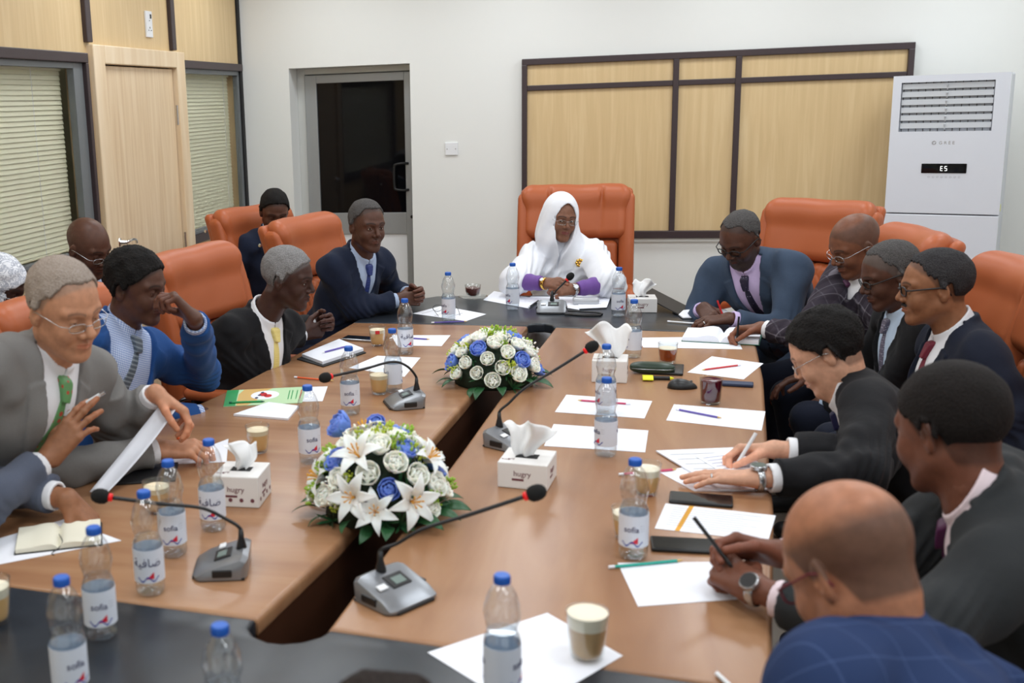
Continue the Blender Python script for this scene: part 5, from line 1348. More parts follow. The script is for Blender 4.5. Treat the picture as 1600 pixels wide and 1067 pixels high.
def sprig_mesh(seed, m):
    rr = random.Random(seed); bm = bmesh.new()
    for k in range(34):
        d = Vector((rr.gauss(0, 1), rr.gauss(0, 1), abs(rr.gauss(0, 1))+.6)).normalized(); e = d*rr.uniform(.018, .040); 
        if k % 3 == 0: tube(bm, [(0, 0, 0), tuple(e)], .0006, 4)
        s_ = rr.uniform(.0022, .0042); bmesh.ops.create_icosphere(bm, subdivisions=1, radius=s_, matrix=Matrix.Translation(e) @ Matrix.Diagonal((1, 1, 1.6, 1)))
    me = bpy.data.meshes.new('sprig'); bm.to_mesh(me); bm.free(); me.materials.append(MATS[m]); return me
SPR = [sprig_mesh(11, 'sprig'), sprig_mesh(12, 'leaf_light'), sprig_mesh(13, 'petal_white')]
def grassy_mesh():
    rr = random.Random(5); bm = bmesh.new()
    for k in range(12): petal(bm, rr.uniform(.03, .05), .008, .3, Matrix.Rotation(rr.random()*6.3, 4, 'Z') @ Matrix.Rotation(rr.uniform(.3, 1.2), 4, 'X'), point=1, nv=3, nu=2, curl=.3)
    me = bpy.data.meshes.new('foliage_tuft'); bm.to_mesh(me); bm.free(); me.materials.append(MATS['leaf']); return me
TUFT = grassy_mesh()
def arrangement(c, rx, ry, hz_, az, label, flowers, lilies, big=None, seed=3, z0=.0):
    p = tp(*c); t = thing('flower_arrangement', label, 'flowers', (p[0], p[1], TZ), math.radians(az), 'flower arrangements over the slot')
    rr = random.Random(seed)
    bm = bmesh.new(); bmesh.ops.create_uvsphere(bm, u_segments=24, v_segments=12, radius=1)
    for v in bm.verts: v.co = Vector((v.co.x*rx*.72, v.co.y*ry*.72, max(0, v.co.z)*hz_*.72+.002))
    link('foam_base', bm, 'basket', t, smooth=True)
    def put(me, name, th_, ph, s_=1, out=1., spin=None, tilt=0, bury=0.):
        n = Vector((math.sin(th_)*math.cos(ph), math.sin(th_)*math.sin(ph), math.cos(th_)))
        pos = Vector((n.x*rx*.80*out, n.y*ry*.80*out, n.z*hz_*.80*out+.012)); nn = Vector((n.x/rx, n.y/ry, n.z/hz_)).normalized()
        if th_ > 1.25: nn = (nn+Vector((0, 0, .35))).normalized()
        o = meshobj(name, me, t); o.matrix_local = Matrix.Translation(pos-nn*bury) @ nn.to_track_quat('Z', 'Y').to_matrix().to_4x4() @ Matrix.Rotation(rr.random()*6.3 if spin is None else spin, 4, 'Z') @ Matrix.Scale(s_, 4)
        return o
    n = flowers; pts = []
    for k in range(n):                                 # even spread over the dome
        cz = 1-(k+.5)/n*.86; th_ = math.acos(cz); ph = k*2.39996+seed; pts.append((th_, ph))
    for k, (th_, ph) in enumerate(pts):
        isb = (k*7+seed) % 9 in (1, 5) and k % 5
        if lilies and (k % 6 == 2 or (th_ > 1.1 and k % 4 == 1)):
            o = finish(put(LILY, 'lily', th_, ph, rr.uniform(.9, 1.1), 1.02)); s2 = meshobj('stamens', STAM, o)
        elif isb: finish(put(PEONY[k % 2], 'blue_peony', th_, ph, rr.uniform(.85, 1.05), 1.0, bury=.01))
        else: finish(put(ROSES[k % 3], 'white_rose', th_, ph, rr.uniform(.82, 1.08), 1.0, bury=.008))
    for k in range(34): put(SPR[k % 3], 'filler_sprig', rr.uniform(.1, 1.4), rr.random()*6.3, rr.uniform(.7, 1.1), 1.0)
    for k in range(24): put(TUFT, 'foliage_tuft', rr.uniform(.7, 1.6), rr.random()*6.3, 1, .92)
    for k in range(16):
        ph = 2*PI*k/16+rr.uniform(-.15, .15); x, y = rx*.72*math.cos(ph), ry*.72*math.sin(ph)
        o = meshobj('leaf', LEAF, t); o.matrix_local = Matrix.Translation((x, y, .012+rr.random()*.02)) @ Matrix.Rotation(ph-PI/2, 4, 'Z') @ Matrix.Rotation(rr.uniform(.0, .35), 4, 'X') @ Matrix.Rotation(rr.uniform(-.5, .5), 4, 'Y') @ Matrix.Scale(rr.uniform(.75, 1.1), 4); finish(o, .0006)
    return t, put, finish
t1, put, fin = arrangement((596, 800), .20, .185, .235, 0, 'nearer arrangement of white roses, lilies and blue peonies', 42, True, seed=4)
# the tall blue bloom leaning out on the left, on a yellow-green stem leaf
wp = tp(543, 672, .93); lc = Vector((wp[0]-t1.location.x, wp[1]-t1.location.y, wp[2]-t1.location.z))
o = fin(meshobj('blue_peony', PEONY[0], t1)); o.matrix_local = Matrix.Translation(lc) @ Vector((-.75, -.35, .55)).to_track_quat('Z', 'Y').to_matrix().to_4x4() @ Matrix.Scale(1.15, 4)
bm = bmesh.new(); tube(bm, [tuple(lc), (lc.x*.6, lc.y*.5, lc.z*.55), (0, .02, .06)], .003, 6); link('flower_stem', bm, 'leaf_light', t1)
for k in range(3):
    o = fin(meshobj('leaf', LEAFL, t1)); o.matrix_local = Matrix.Translation(lc.lerp(Vector((0, .0, .06)), .42+.1*k)) @ Matrix.Rotation(1.6+k*.6, 4, 'Z') @ Matrix.Rotation(.9, 4, 'X') @ Matrix.Scale(.9, 4)
wp = tp(590, 668, .95); bm = bmesh.new(); tube(bm, [(wp[0]-t1.location.x, wp[1]-t1.location.y, wp[2]-TZ), (0, .03, .12)], .003, 6); link('flower_stem', bm, 'leaf_light', t1); o = fin(meshobj('blue_peony', PEONY[1], t1)); o.matrix_local = Matrix.Translation((wp[0]-t1.location.x, wp[1]-t1.location.y, wp[2]-TZ)) @ Vector((-.1, -.6, .8)).to_track_quat('Z', 'Y').to_matrix().to_4x4() @ Matrix.Scale(.75, 4)
t2, put, fin = arrangement((771, 596), .20, .20, .205, 20, 'farther domed arrangement of white roses and blue peonies over the slot', 42, False, seed=9)
# ------------------------------------------------------------------ clothes and hair
cloth('suit_black', (24, 24, 27)); cloth('suit_navy', (26, 34, 54)); cloth('suit_midnight', (22, 27, 42)); cloth('suit_grey', (120, 118, 116)); cloth('suit_bluegrey', (84, 90, 106))
cloth('suit_blue', (34, 74, 132)); cloth('suit_slate', (60, 74, 94)); cloth('suit_charcoal', (44, 46, 48))
mat('suit_plaid', srgb(60, 54, 64), .85, spec=.2, build=check(srgb(62, 56, 66), [(0, 18, .10, srgb(150, 145, 155), .45, .2), (2, 18, .10, srgb(150, 145, 155), .45, .1), (1, 18, .10, srgb(120, 115, 125), .35, .4), (0, 18, .45, srgb(38, 32, 40), .45, .6), (2, 18, .45, srgb(38, 32, 40), .45, .6)]))
mat('suit_check_blue', srgb(40, 56, 92), .85, spec=.2, build=check(srgb(38, 54, 90), [(0, 16, .05, srgb(78, 96, 138), .3, .2), (2, 16, .05, srgb(78, 96, 138), .3, .3), (1, 16, .0, srgb(86, 104, 146), .0, .3)]))
cloth('shirt_white', (228, 228, 232), .8, .02, .03); cloth('shirt_blue', (172, 188, 214), .8, .02, .05); cloth('shirt_pale', (186, 204, 226), .8, .02, .05); cloth('shirt_lilac', (206, 186, 226), .8, .02, .05); cloth('shirt_pink', (226, 208, 214), .8, .02, .05)
mat('shirt_gingham', srgb(150, 172, 210), .8, spec=.2, build=check(srgb(214, 224, 240), [(0, 150, .5, srgb(70, 110, 185), .5, 0), (2, 150, .5, srgb(70, 110, 185), .5, 0)]))
mat('tie_blue', srgb(50, 70, 140), .5, build=dots(srgb(38, 52, 110), srgb(80, 100, 180), 260, .28))
mat('tie_green', srgb(90, 150, 90), .5, build=dots(srgb(92, 142, 88), srgb(176, 64, 44), 48, .34)); mat('tie_yellow', srgb(226, 205, 120), .5, build=dots(srgb(226, 206, 124), srgb(242, 228, 168), 300, .3))
mat('tie_grey', srgb(90, 100, 112), .5, build=check(srgb(74, 84, 96), [(2, 70, .4, srgb(140, 150, 158), .7, 0)])); mat('tie_dots', srgb(44, 40, 62), .5, build=dots(srgb(40, 36, 58), srgb(190, 184, 205), 78, .16))
mat('tie_plum', srgb(80, 30, 70), .5); mat('tie_maroon', srgb(110, 24, 44), .5); mat('tie_paisley', srgb(120, 115, 135), .5, build=dots(srgb(96, 92, 110), srgb(170, 165, 180), 120, .3)); mat('tie_navy', srgb(30, 30, 70), .5)
hair_mat('hair_black', (14, 12, 12), (30, 27, 26)); hair_mat('hair_salt', (52, 50, 50), (100, 97, 96)); hair_mat('hair_silver', (104, 102, 102), (158, 156, 156), .5); hair_mat('hair_dark_salt', (26, 25, 27), (66, 64, 66))
hair_mat('hair_thin_grey', (138, 122, 110), (176, 164, 154)); hair_mat('hair_brownblack', (24, 18, 16), (52, 42, 38)); hair_mat('hair_stubble', (60, 44, 38), (92, 72, 62)); hair_mat('hair_blackish', (16, 13, 13), (34, 28, 26)); hair_mat('hair_whitish', (150, 148, 146), (215, 213, 210))
cloth('tobe_white', (236, 238, 244), .8, .05, .03); cloth('purple_sleeve', (112, 78, 150), .7, .1)
mat('hijab_print', srgb(190, 194, 204), .8, build=lambda nt, b: L(nt, ramp(nt, (lambda n: (L(nt, coord(nt), n.inputs['Vector']), n.outputs[0])[1])(N(nt, 'ShaderNodeTexNoise', Scale=38, Detail=4, Distortion=1.5)), [(.42, srgb(226, 228, 234)), (.5, srgb(150, 156, 172)), (.56, srgb(232, 234, 240))]), b.inputs['Base Color']))
for nm in ('wristwatch_green',): mat(nm, srgb(40, 60, 44), .3)

def watch(env, side, face='black_plastic', band='steel', back=.03, fr_=.0185):
    A = env['arms'][side]; u = nrm(A['w']-A['e']); c = A['w']-u*back+u*.008; O = env['O']; n = -env['hinfo'][side]['n']
    Z = u; X = nrm(np.cross(n, Z)); Y = np.cross(Z, X)
    Mx = Matrix([[X[i], Y[i], Z[i], c[i]-O[i]] for i in range(3)]+[[0, 0, 0, 1]])
    bm = bmesh.new(); lathe(bm, [(.0295, -.009), (.0315, -.007), (.0315, .007), (.0295, .009), (.0285, .0)], 30, caps=False, M4=Mx); o = link('wristwatch', bm, band, env['root'], smooth=True)
    bm = bmesh.new(); Mf = Matrix.Translation(tuple(c-O+n*.028)) @ Vector(tuple(n)).to_track_quat('Z', 'Y').to_matrix().to_4x4(); lathe(bm, [(fr_, 0), (fr_, .008), (fr_-.002, .010)], 26, M4=Mf); link('watch_case', bm, band, o, auto=40)
    bm = bmesh.new(); lathe(bm, [(fr_-.003, .0102), (fr_-.003, .0108), (0, .0108)], 26, M4=Mf); link('watch_face', bm, face, o)
def ring(env, side, f=3, m='steel'):
    ch = env['hinfo'][side]['chains'][f-1][0]; a, b = ch[0], ch[1]; c = a*.55+b*.45; d = nrm(b-a); O = env['O']
    Mf = Matrix.Translation(tuple(c-O)) @ Vector(tuple(d)).to_track_quat('Z', 'Y').to_matrix().to_4x4(); bm = bmesh.new(); lathe(bm, [(.0098, -.002), (.0108, -.002), (.0108, .002), (.0098, .002)], 18, caps=False, M4=Mf); link('finger_ring', bm, m, env['root'], smooth=True)
def lapel_pin(env, x, z, m='steel', r=.006, y=.2):
    """a pin set on the jacket: march onto the torso surface"""
    Nk, TR, O = env['Nk'], env['TR'], env['O']; tor = env['torso']; lo_, hi_ = 0., .35
    ys = np.linspace(.35, 0, 200); P_ = (Nk+np.stack([np.full(200, x), ys, np.full(200, z)], 1)@TR.T).astype(f4); d = tor(P_)-.020; k = int(np.argmax(d < 0)); p = P_[k].astype(float); n = TR[:, 1]
    bm = bmesh.new(); lathe(bm, [(r, 0), (r, .002), (0, .003)], 14, M4=Matrix.Translation(tuple(p-O)) @ Vector(tuple(n)).to_track_quat('Z', 'Y').to_matrix().to_4x4()); link('lapel_pin', bm, m, env['root'], smooth=True)
def handpen(env, side, m, label, tip=None, L_=.135, tilt=(0.3, 0, 1), cap_='black_plastic', name='pen', r=.0042, down=True):
    i = env['hinfo'][side]; g_ = (i['thumb']+i['tips'][0])/2; d = nrm(V(*tilt)); a = g_-d*.035; b = g_+d*(L_-.035)
    return pen(tuple(b), tuple(a), m, label, r=r, name=name, cat=name, cap_=cap_, world=True, group='pens held in hands')

# ------------------------------------------------------------------ the people
clasp = dict(curl=(.42, .42, .45, .48), thumb=.6)
# person in navy, far left corner, hands folded
Wc = tp(652, 463, .825)
person('person in navy suit and blue tie with folded hands at the far left corner', dict(
    head=at(573, 352, 5.28), hdir=(-46, -6, 2), face_az=-30, pelvis=(-1.50, 5.30, .58), skin=SK['dark'], gaze=(.1, -.1),
    face=dict(open=.75, jaw=.98, cheek=1.0, nose=1.1, beard=(srgb(60, 46, 42), .25)), hair=dict(t=.006, mat='hair_salt', recede=.014, line=.006),
    hands=dict(R=dict(w=Wc+V(-.085, -.055, -.01), f=(.85, .45, .05), n=(-.3, .6, -.2), curl=(.45, .45, .5, .55), thumb=.4, elbow=(-1.28, 5.10, .80)),
               L=dict(w=Wc+V(-.055, .075, .0), f=(.75, -.55, .1), n=(-.5, -.6, -.1), curl=(.5, .5, .5, .55), thumb=.5, elbow=(-1.22, 5.55, .80))),
    outfit=dict(jacket='suit_navy', shirt='shirt_blue', tie='tie_blue', trousers='suit_navy'), extra=lambda e: lapel_pin(e, .10, -.14, 'white_plastic', .008)))
# grey haired person in black, hands clasped
Wc = tp(516, 512, .83)
person('person in black suit and yellow tie leaning in with hands clasped', dict(
    head=at(450, 434, 4.36), neck=at(450, 434, 4.36)+V(-.11, .0, -.145), hdir=(-3, -12, 0), face_az=-24, pelvis=(-1.58, 4.14, .58), skin=SK['vdark'], gaze=(.1, -.2),
    face=dict(open=.5, nose=1.15, lips=1.15), hair=dict(t=.008, mat='hair_silver', recede=.004, line=.0),
    hands=dict(R=dict(w=Wc+V(-.105, -.075, -.015), f=(.75, .62, .12), n=(-.4, .5, .1), curl=(.5, .5, .55, .6), thumb=.2, elbow=(-1.50, 3.98, .80)),
               L=dict(w=Wc+V(-.075, .065, .0), f=(.8, -.5, .25), n=(-.4, -.7, .0), curl=(.55, .55, .6, .6), thumb=.4, elbow=(-1.50, 4.44, .82))),
    outfit=dict(jacket='suit_black', shirt='shirt_white', tie='tie_yellow', trousers='suit_black', vw=.07)))
# blue suit, hand raised to the face
def blue_extra(e): pass
person('person in bright blue open jacket and checked shirt, fist raised to his eye', dict(
    head=at(213, 446, 3.62), hdir=(-8, -12, -2), face_az=-16, pelvis=(-1.84, 3.12, .57), skin=SK['dark'], gaze=(0, -.5), fat=.05, vox=.006,
    face=dict(open=.05, cheek=1.1, nose=1.15, moust=(srgb(120, 110, 104), .8), moust3='hair_silver'), hair=dict(t=.011, mat='hair_black', line=-.004, rough=.004),
    hands=dict(L=dict(w=tp(304, 498, 1.13), f=(-.62, -.10, .78), n=(-.55, -.35, -.6), curl=(.55, .75, .85, .9), thumb=.75, elbow=tp(318, 596, .80)+V(0, .0, .03), bare=.03),
               R=dict(w=tp(318, 648, .73), f=(.5, .8, -.15), n=(0, 0, -1), curl=(.3, .3, .35, .4), elbow=(-1.83, 2.95, .80))),
    outfit=dict(jacket='suit_blue', shirt='shirt_gingham', tie='tie_grey', trousers='suit_midnight', vw=.125, vb=-.62, sway=.22)))
# grey suit, reading
def grey_extra(e):
    i = e['hinfo']['R']; g_ = (i['thumb']+i['tips'][0])/2
    pen(tuple(g_+V(-.10, .015, .045)), tuple(g_+V(.045, -.01, -.02)), 'orange', 'orange pen held in the hand of the grey-suited person', r=.0045, name='pen', cat='pen', cap_='orange', world=True, group=None)
person('person in light grey suit and green tie, glasses low, turning a page', dict(
    head=at(100, 480, 2.85), hdir=(-24, -18, -2), face_az=-12, pelvis=(-1.99, 2.50, .57), skin=SK['tan'], gaze=(.05, -.5), fat=.10, vox=.006, hscale=1.04, svox=.0042,
    face=dict(open=.15, cheek=1.05, jaw=1.04, w=1.0, nose=1.25, lips=.9, brow=srgb(70, 60, 56), brow_k=.6), hair=dict(t=.007, mat='hair_thin_grey', recede=.012, line=.010, rough=.002),
    glasses=dict(mat='steel', r=.0011, z=-.009, h=.011, w=.023),
    hands=dict(L=dict(w=tp(243, 614, .97), f=(.80, .10, -.52), n=(-.3, -.35, -.85), curl=(.40, .45, .5, .6), thumb=.55, size=1.02, pole=(-.3, .6, -1)),
               R=dict(w=tp(250, 704, .80), f=(.93, .34, .02), n=(.1, .35, -.9), curl=(.35, .42, .5, .55), thumb=.5, size=1.04, elbow=(-1.66, 2.50, .80))),
    outfit=dict(jacket='suit_grey', shirt='shirt_white', tie='tie_green', trousers='suit_grey', vw=.075, sway=.06), extra=grey_extra))
# the page he turns
A_ = [tp(140, 772, .765), tp(165, 704, .79), tp(262, 632, .93), tp(270, 640, .95)]
t = thing('turned_page', 'curled white printed page held up by the grey-suited person', 'paper', tuple(tp(180, 770)))
bm = bmesh.new(); rows = []
P0, P1, P2 = tp(140, 768, .762), tp(205, 690, .84), tp(258, 622, .955); Q0, Q1, Q2 = tp(165, 772, .758), tp(232, 705, .83), tp(274, 640, .93)
n = 14
for i in range(n+1):
    f = i/n; a = (1-f)**2*P0+2*f*(1-f)*P1+f*f*P2; b = (1-f)**2*Q0+2*f*(1-f)*Q1+f*f*Q2; w_ = nrm(b-a); rows.append([bm.verts.new(tuple(a+(b-a)*(k/5)+V(.0, .03, -.012)*(-.0+math.sin(PI*k/5)*.35)-V(*t.location))) for k in range(6)])
for i in range(n):
    for k in range(5): bm.faces.new((rows[i][k], rows[i][k+1], rows[i+1][k+1], rows[i+1][k]))
o = link('page', bm, 'paper', t, smooth=True); md = o.modifiers.new('thick', 'SOLIDIFY'); md.thickness = .0008
slab('document_folder', (222, 742), 20, (.20, .16, .006), 'black_leatherette', 'black document folder under the turned page', 'folder', .002)
# person at the near left, only arms in the picture
def near_extra(e):
    i = e['hinfo']['R']; g_ = (i['thumb']+i['tips'][1])/2; 
    pen(tuple(g_+V(.055, .02, .035)), tuple(g_+V(-.085, -.03, -.045)), 'white_plastic', 'white pen held between raised fingers at the left edge', r=.0055, name='pen', cat='pen', cap_='steel', world=True, group=None)
person('person in blue-grey suit at the left edge, only gesturing arms in view', dict(
    head=(-2.02, 2.02, 1.28), hdir=(10, -10, 0), face_az=14, pelvis=(-2.10, 1.90, .57), skin=SK['mid'], fat=.03, vox=.007,
    face=dict(), hair=dict(t=.008, mat='hair_salt'),
    hands=dict(R=dict(w=tp(80, 714, .90), f=(.55, .38, .74), n=(.1, .85, -.1), curl=(.22, .12, .2, .35), thumb=.35, elbow=tp(-60, 815, .82), size=1.0, bare=.035),
               L=dict(w=tp(105, 778, .815), f=(.55, .10, -.62), n=(-.45, 0, -.6), curl=(.12, .15, .15, .2), thumb=.2, elbow=tp(-70, 745, .83), bare=.03)),
    outfit=dict(jacket='suit_bluegrey', shirt='shirt_white', tie='tie_navy', trousers='suit_bluegrey'), extra=near_extra))
# back rows at the left
person('person in dark suit with thin glasses looking down beside the left wall', dict(
    head=at(138, 386, 4.62), hdir=(-18, -24, -4), face_az=-15, pelvis=(-2.33, 4.13, .57), skin=SK['dark'], gaze=(0, -.6),
    face=dict(open=.05, nose=1.1), glasses=dict(mat='steel', r=.0012, z=-.012, h=.011), hands={}, vox=.009,
    outfit=dict(jacket='suit_black', shirt='shirt_blue', tie='tie_navy', trousers='suit_black')))
person('person in navy suit looking down, seated before the recessed glass door', dict(
    head=at(429, 330, 6.35), hdir=(-62, -24, 2), face_az=-52, pelvis=(-2.06, 6.22, .57), skin=SK['dark'], gaze=(0, -.6), vox=.009,
    face=dict(open=.02), hair=dict(t=.009, mat='hair_black', line=.004, recede=.006), hands={}, outfit=dict(jacket='suit_navy', shirt='shirt_pale', tie='tie_navy', trousers='suit_navy')))
def hijab(e, m='hijab_print'):
    hl, H, HR, hd0, hs, O, root, Nk, tl, torso, armf, arms, fold, allp, P = [e[k] for k in ('hl', 'H', 'HR', 'hd0', 'hs', 'O', 'root', 'Nk', 'tl', 'torso', 'armf', 'arms', 'fold', 'allp', 'P')]
    tilt = HR.T@((Nk)-H)/hs
    def f(p):
        q = hl(p); d = smin(ell(q, (0, -.012, .036), (.089, .112, .099)), cap(q, (0, .0, -.05), (0, .01, -.09), .078, .075), .05)
        d = smin(d, cap(q, (0, -.01, -.08), tuple(tilt+V(0, 0, -.02)), .078, .12), .06)
        d = d-.002*np.sin(q[:, 2]*120+q[:, 0]*60)
        d = smax(d, -ell(q, (0, .105, -.028), (.062, .085, .082)), .008)
        return smax(d, -(hd0(q)+.0), .002)*f4(hs)
    lo, hi = bbox([H-.14, H+.15, Nk-.1], .04); sdf_obj('headscarf', f, lo, hi, .005, m, root, O)
    g_ = lambda p: smin(torso(p), armf(p), .04)-.015+fold(p)
    lo, hi = bbox(allp, .16); lo[2] = .45; sdf_obj('robe', g_, lo, hi, .010, m, root, O)
person('person in patterned white and grey headscarf with glasses at the far left edge', dict(
    head=at(0, 448, 4.35), hdir=(0, -22, 0), face_az=-5, pelvis=(-2.50, 3.72, .57), skin=SK['vdark'], face=dict(open=.1), gaze=(0, -.4), glasses=dict(mat='steel', r=.0013, z=-.012),
    hands={}, custom=hijab, outfit=dict(trousers='suit_black')))
# ---- the woman in white at the head of the table
def lady(e):
    hl, H, HR, hd0, hs, O, root, Nk, tl, torso, armf, arms, fold, allp, P, TR = [e[k] for k in ('hl', 'H', 'HR', 'hd0', 'hs', 'O', 'root', 'Nk', 'tl', 'torso', 'armf', 'arms', 'fold', 'allp', 'P', 'TR')]
    tilt = HR.T@(Nk-H)/hs
    def hood(p):
        q = hl(p); ax = np.abs(q[:, 0]); d = smin(ell(q, (0, -.018, .040), (.093, .112, .108)), cap(q, (0, -.02, -.02), (0, -.02, -.11), .092, .098), .06)
        d = smin(d, cap(q, (0, -.02, -.10), tuple(tilt+V(0, .0, -.05)), .098, .16), .08)
        d = d-.0045*np.sin(np.arctan2(q[:, 0], q[:, 1]+.05)*9+q[:, 2]*22)*np.clip((.10-q[:, 2])/.15, 0, 1)
        wv = np.interp(q[:, 2], [-.20, -.14, -.10, -.05, .0, .04, .075, .095, .101], [.006, .028, .048, .056, .057, .052, .035, .012, -.01])
        op = np.maximum(ax-wv, .035-q[:, 1]); d = smax(d, -op, .008)
        return smax(d, -(hd0(q)-.001), .002)*f4(hs)
    lo, hi = bbox([H-.16, H+.17, Nk-.18], .05)
    def drape(p):
        q = tl(p)
        base = torso(p)
        up_ = None
        for A in arms.values():
            c_ = smin(cap(p, A['s'], A['e'], .075, .078), cap(p, A['e'], A['e']*.9+A['w']*.1, .074, .062), .04); up_ = c_ if up_ is None else np.minimum(up_, c_)
        d = smin(base-.02, up_, .09)
        t_ = q[:, 0]*.78+q[:, 2]*.62                              # folds run from the left shoulder down across the front
        d = d-.0065*np.sin(t_*70+3*np.sin(q[:, 0]*12+q[:, 2]*7))-.003*np.sin(t_*150+2*np.sin(q[:, 0]*30))
        d = d-.010*np.clip(1-np.abs(t_+.16+.25*q[:, 0]**2*0)/.05, 0, 1)*(q[:, 1] > 0)   # the thick end thrown over the shoulder
        return smax(d, -cap(q, (0, .06, .01), (0, .13, .12), .045, .06), .02)
    both = lambda p: smin(hood(p), drape(p), .012)
    lo2, hi2 = bbox(allp+[H-.16, H+.17], .17); lo2[2] = .50
    sdf_obj('white_wrap', both, lo2, hi2, .0055, 'tobe_white', root, O)
    def slv(p):
        d = None
        for A in arms.values():
            u = nrm(A['w']-A['e']); c_ = smin(cap(p, A['s'], A['e'], .05), cap(p, A['e'], A['w'], .052, .035), .03); c_ = c_+.002*np.sin(((p-_v(A['e']))@_v(u))*110)
            dd = ((p-_v(A['w']))@_v(u))+.012; c_ = np.where(sph(p, A['w'], .1) < 0, np.maximum(c_, dd), c_); d = c_ if d is None else np.minimum(d, c_)
        return d
    lo, hi = bbox([A[k] for A in arms.values() for k in 'sew'], .1); sdf_obj('purple_sleeve', slv, lo, hi, .006, 'purple_sleeve', root, O)
    e2 = dict(e); watch(e2, 'R', 'white_plastic', 'gold', .0, .013); watch(e2, 'L', 'white_plastic', 'steel', .0, .014)
    # brooch on the shoulder fold
    ys = np.linspace(.35, 0, 300); P_ = (Nk+np.stack([np.full(300, -.085), ys, np.full(300, -.055)], 1)@TR.T).astype(f4); k = int(np.argmax(both(P_) < .001)); p = P_[k].astype(float)-O
    bm = bmesh.new()
    for j in range(9): a = 2*PI*j/8; r_ = .017 if j < 8 else 0; bmesh.ops.create_uvsphere(bm, u_segments=10, v_segments=6, radius=.0085, matrix=Matrix.Translation((p[0]+TR[0, 0]*r_*math.cos(a), p[1]+TR[1, 0]*r_*math.cos(a)-.004, p[2]+r_*math.sin(a))))
    link('brooch', bm, 'gold', root, smooth=True)
Wc = tp(872, 447, .835)
person('person in white wrap with purple sleeves and glasses at the head of the table', dict(
    head=at(876, 341, 6.0), hdir=(-64, -6, 6), face_az=-88, pelvis=(-.33, 6.30, .58), neck=at(872, 341, 6.0)+V(.03, .10, -.155), skin=srgb(128, 88, 68), gaze=(.35, -.15), sw=.165, hscale=.98,
    face=dict(open=.55, cheek=1.05, jaw=.92, w=.97, nose=.95, lips=1.15, lipcol=srgb(112, 44, 52), brow_k=.9), glasses=dict(mat='steel', r=.0007, z=-.006, h=.013),
    hands=dict(R=dict(w=Wc+V(-.075, .045, .005), f=(.80, -.45, .1), n=(.35, .4, -.5), curl=(.5, .5, .55, .6), thumb=.5, size=.92, elbow=Wc+V(-.23, .15, .0), cuff=0),
               L=dict(w=Wc+V(.085, .02, -.02), f=(-.85, -.35, .05), n=(-.3, .5, -.4), curl=(.5, .5, .55, .6), thumb=.5, size=.92, elbow=Wc+V(.25, .14, -.005), cuff=0)),
    custom=lady, outfit=dict(trousers='tobe_white')))
# ---- right side
def p9x(e): handpen(e, 'R', 'red', 'red and silver pen held by the blue-grey suited person', tilt=(-.35, .15, .95), cap_='red', L_=.145); ring(e, 'L', 3)
W9 = tp(1098, 482, .80)
person('person in slate blue suit and dotted tie writing at the far right corner', dict(
    head=at(1157, 372, 4.98), hdir=(-132, -34, 4), face_az=-128, pelvis=(.88, 5.62, .58), skin=SK['dark'], gaze=(0, -.6), fat=.09,
    face=dict(open=.02, cheek=1.2, jaw=1.12, w=1.02, beard=(srgb(70, 64, 62), .8), nose=1.15), hair=dict(t=.004, mat='hair_salt', recede=.024, line=.014),
    glasses=dict(mat='black_plastic', r=.0024, z=-.006, h=.015),
    hands=dict(R=dict(w=W9, f=(.25, -.85, -.2), n=(.55, .1, -.7), curl=(.45, .5, .55, .6), thumb=.6),
               L=dict(w=tp(1140, 498, .795), f=(-.85, -.15, -.05), n=(0, .2, -1), curl=(.3, .32, .35, .4), thumb=.5)),
    outfit=dict(jacket='suit_slate', shirt='shirt_lilac', tie='tie_dots', trousers='suit_slate', sway=-.05), extra=p9x))
def p10x(e): handpen(e, 'R', 'black_plastic', 'black pen held by the person in the plaid jacket', tilt=(.05, .10, 1), L_=.14)
person('person in plaid jacket and plum tie writing in a thick notebook', dict(
    head=at(1336, 382, 4.42), hdir=(-158, -26, 2), face_az=-165, pelvis=(1.06, 5.02, .58), skin=SK['brown'], gaze=(0, -.6), fat=.02,
    face=dict(open=.03, nose=1.1, moust=(srgb(40, 30, 28), .8), moust3='hair_black', moust3d=0, scalp=(srgb(78, 60, 52), .6, .05)), glasses=dict(mat='steel', r=.0013, z=-.010, h=.013),
    hands=dict(R=dict(w=tp(1190, 513, .81), f=(-.95, -.1, -.1), n=(.1, -.5, -.75), curl=(.5, .55, .6, .65), thumb=.6, elbow=tp(1262, 528, .80), bare=.02),
               L=dict(w=(.86, 4.45, .66), f=(-.8, -.2, -.1), n=(0, 0, -1), show=0)),
    outfit=dict(jacket='suit_plaid', shirt='shirt_white', tie='tie_plum', trousers='suit_midnight'), extra=p10x))
W11 = tp(1238, 596, .64)
person('person in black suit and pale blue shirt with dark glasses, hands in lap', dict(
    head=at(1392, 428, 4.0), hdir=(-172, -20, 0), face_az=-172, pelvis=(1.16, 4.36, .57), skin=SK['dark'], gaze=(0, -.4),
    face=dict(open=.2, nose=1.15, lips=1.1, scalp=(srgb(84, 76, 72), .75, 0)), hair=dict(t=.003, mat='hair_salt', recede=.02, line=.01, rough=.001), glasses=dict(mat='black_plastic', r=.002, z=-.004, h=.013),
    hands=dict(R=dict(w=W11+V(.08, .07, .02), f=(-.85, -.1, -.3), n=(-.1, -.2, -.9), curl=(.2, .22, .28, .35), thumb=.2), L=dict(w=W11+V(.11, -.05, -.07), f=(-.75, .15, -.45), n=(-.2, .3, -.8), curl=(.3, .35, .4, .5), thumb=.2)),
    outfit=dict(jacket='suit_black', shirt='shirt_pale', tie='tie_paisley', trousers='suit_midnight', vw=.085), extra=lambda e: ring(e, 'L', 2)))
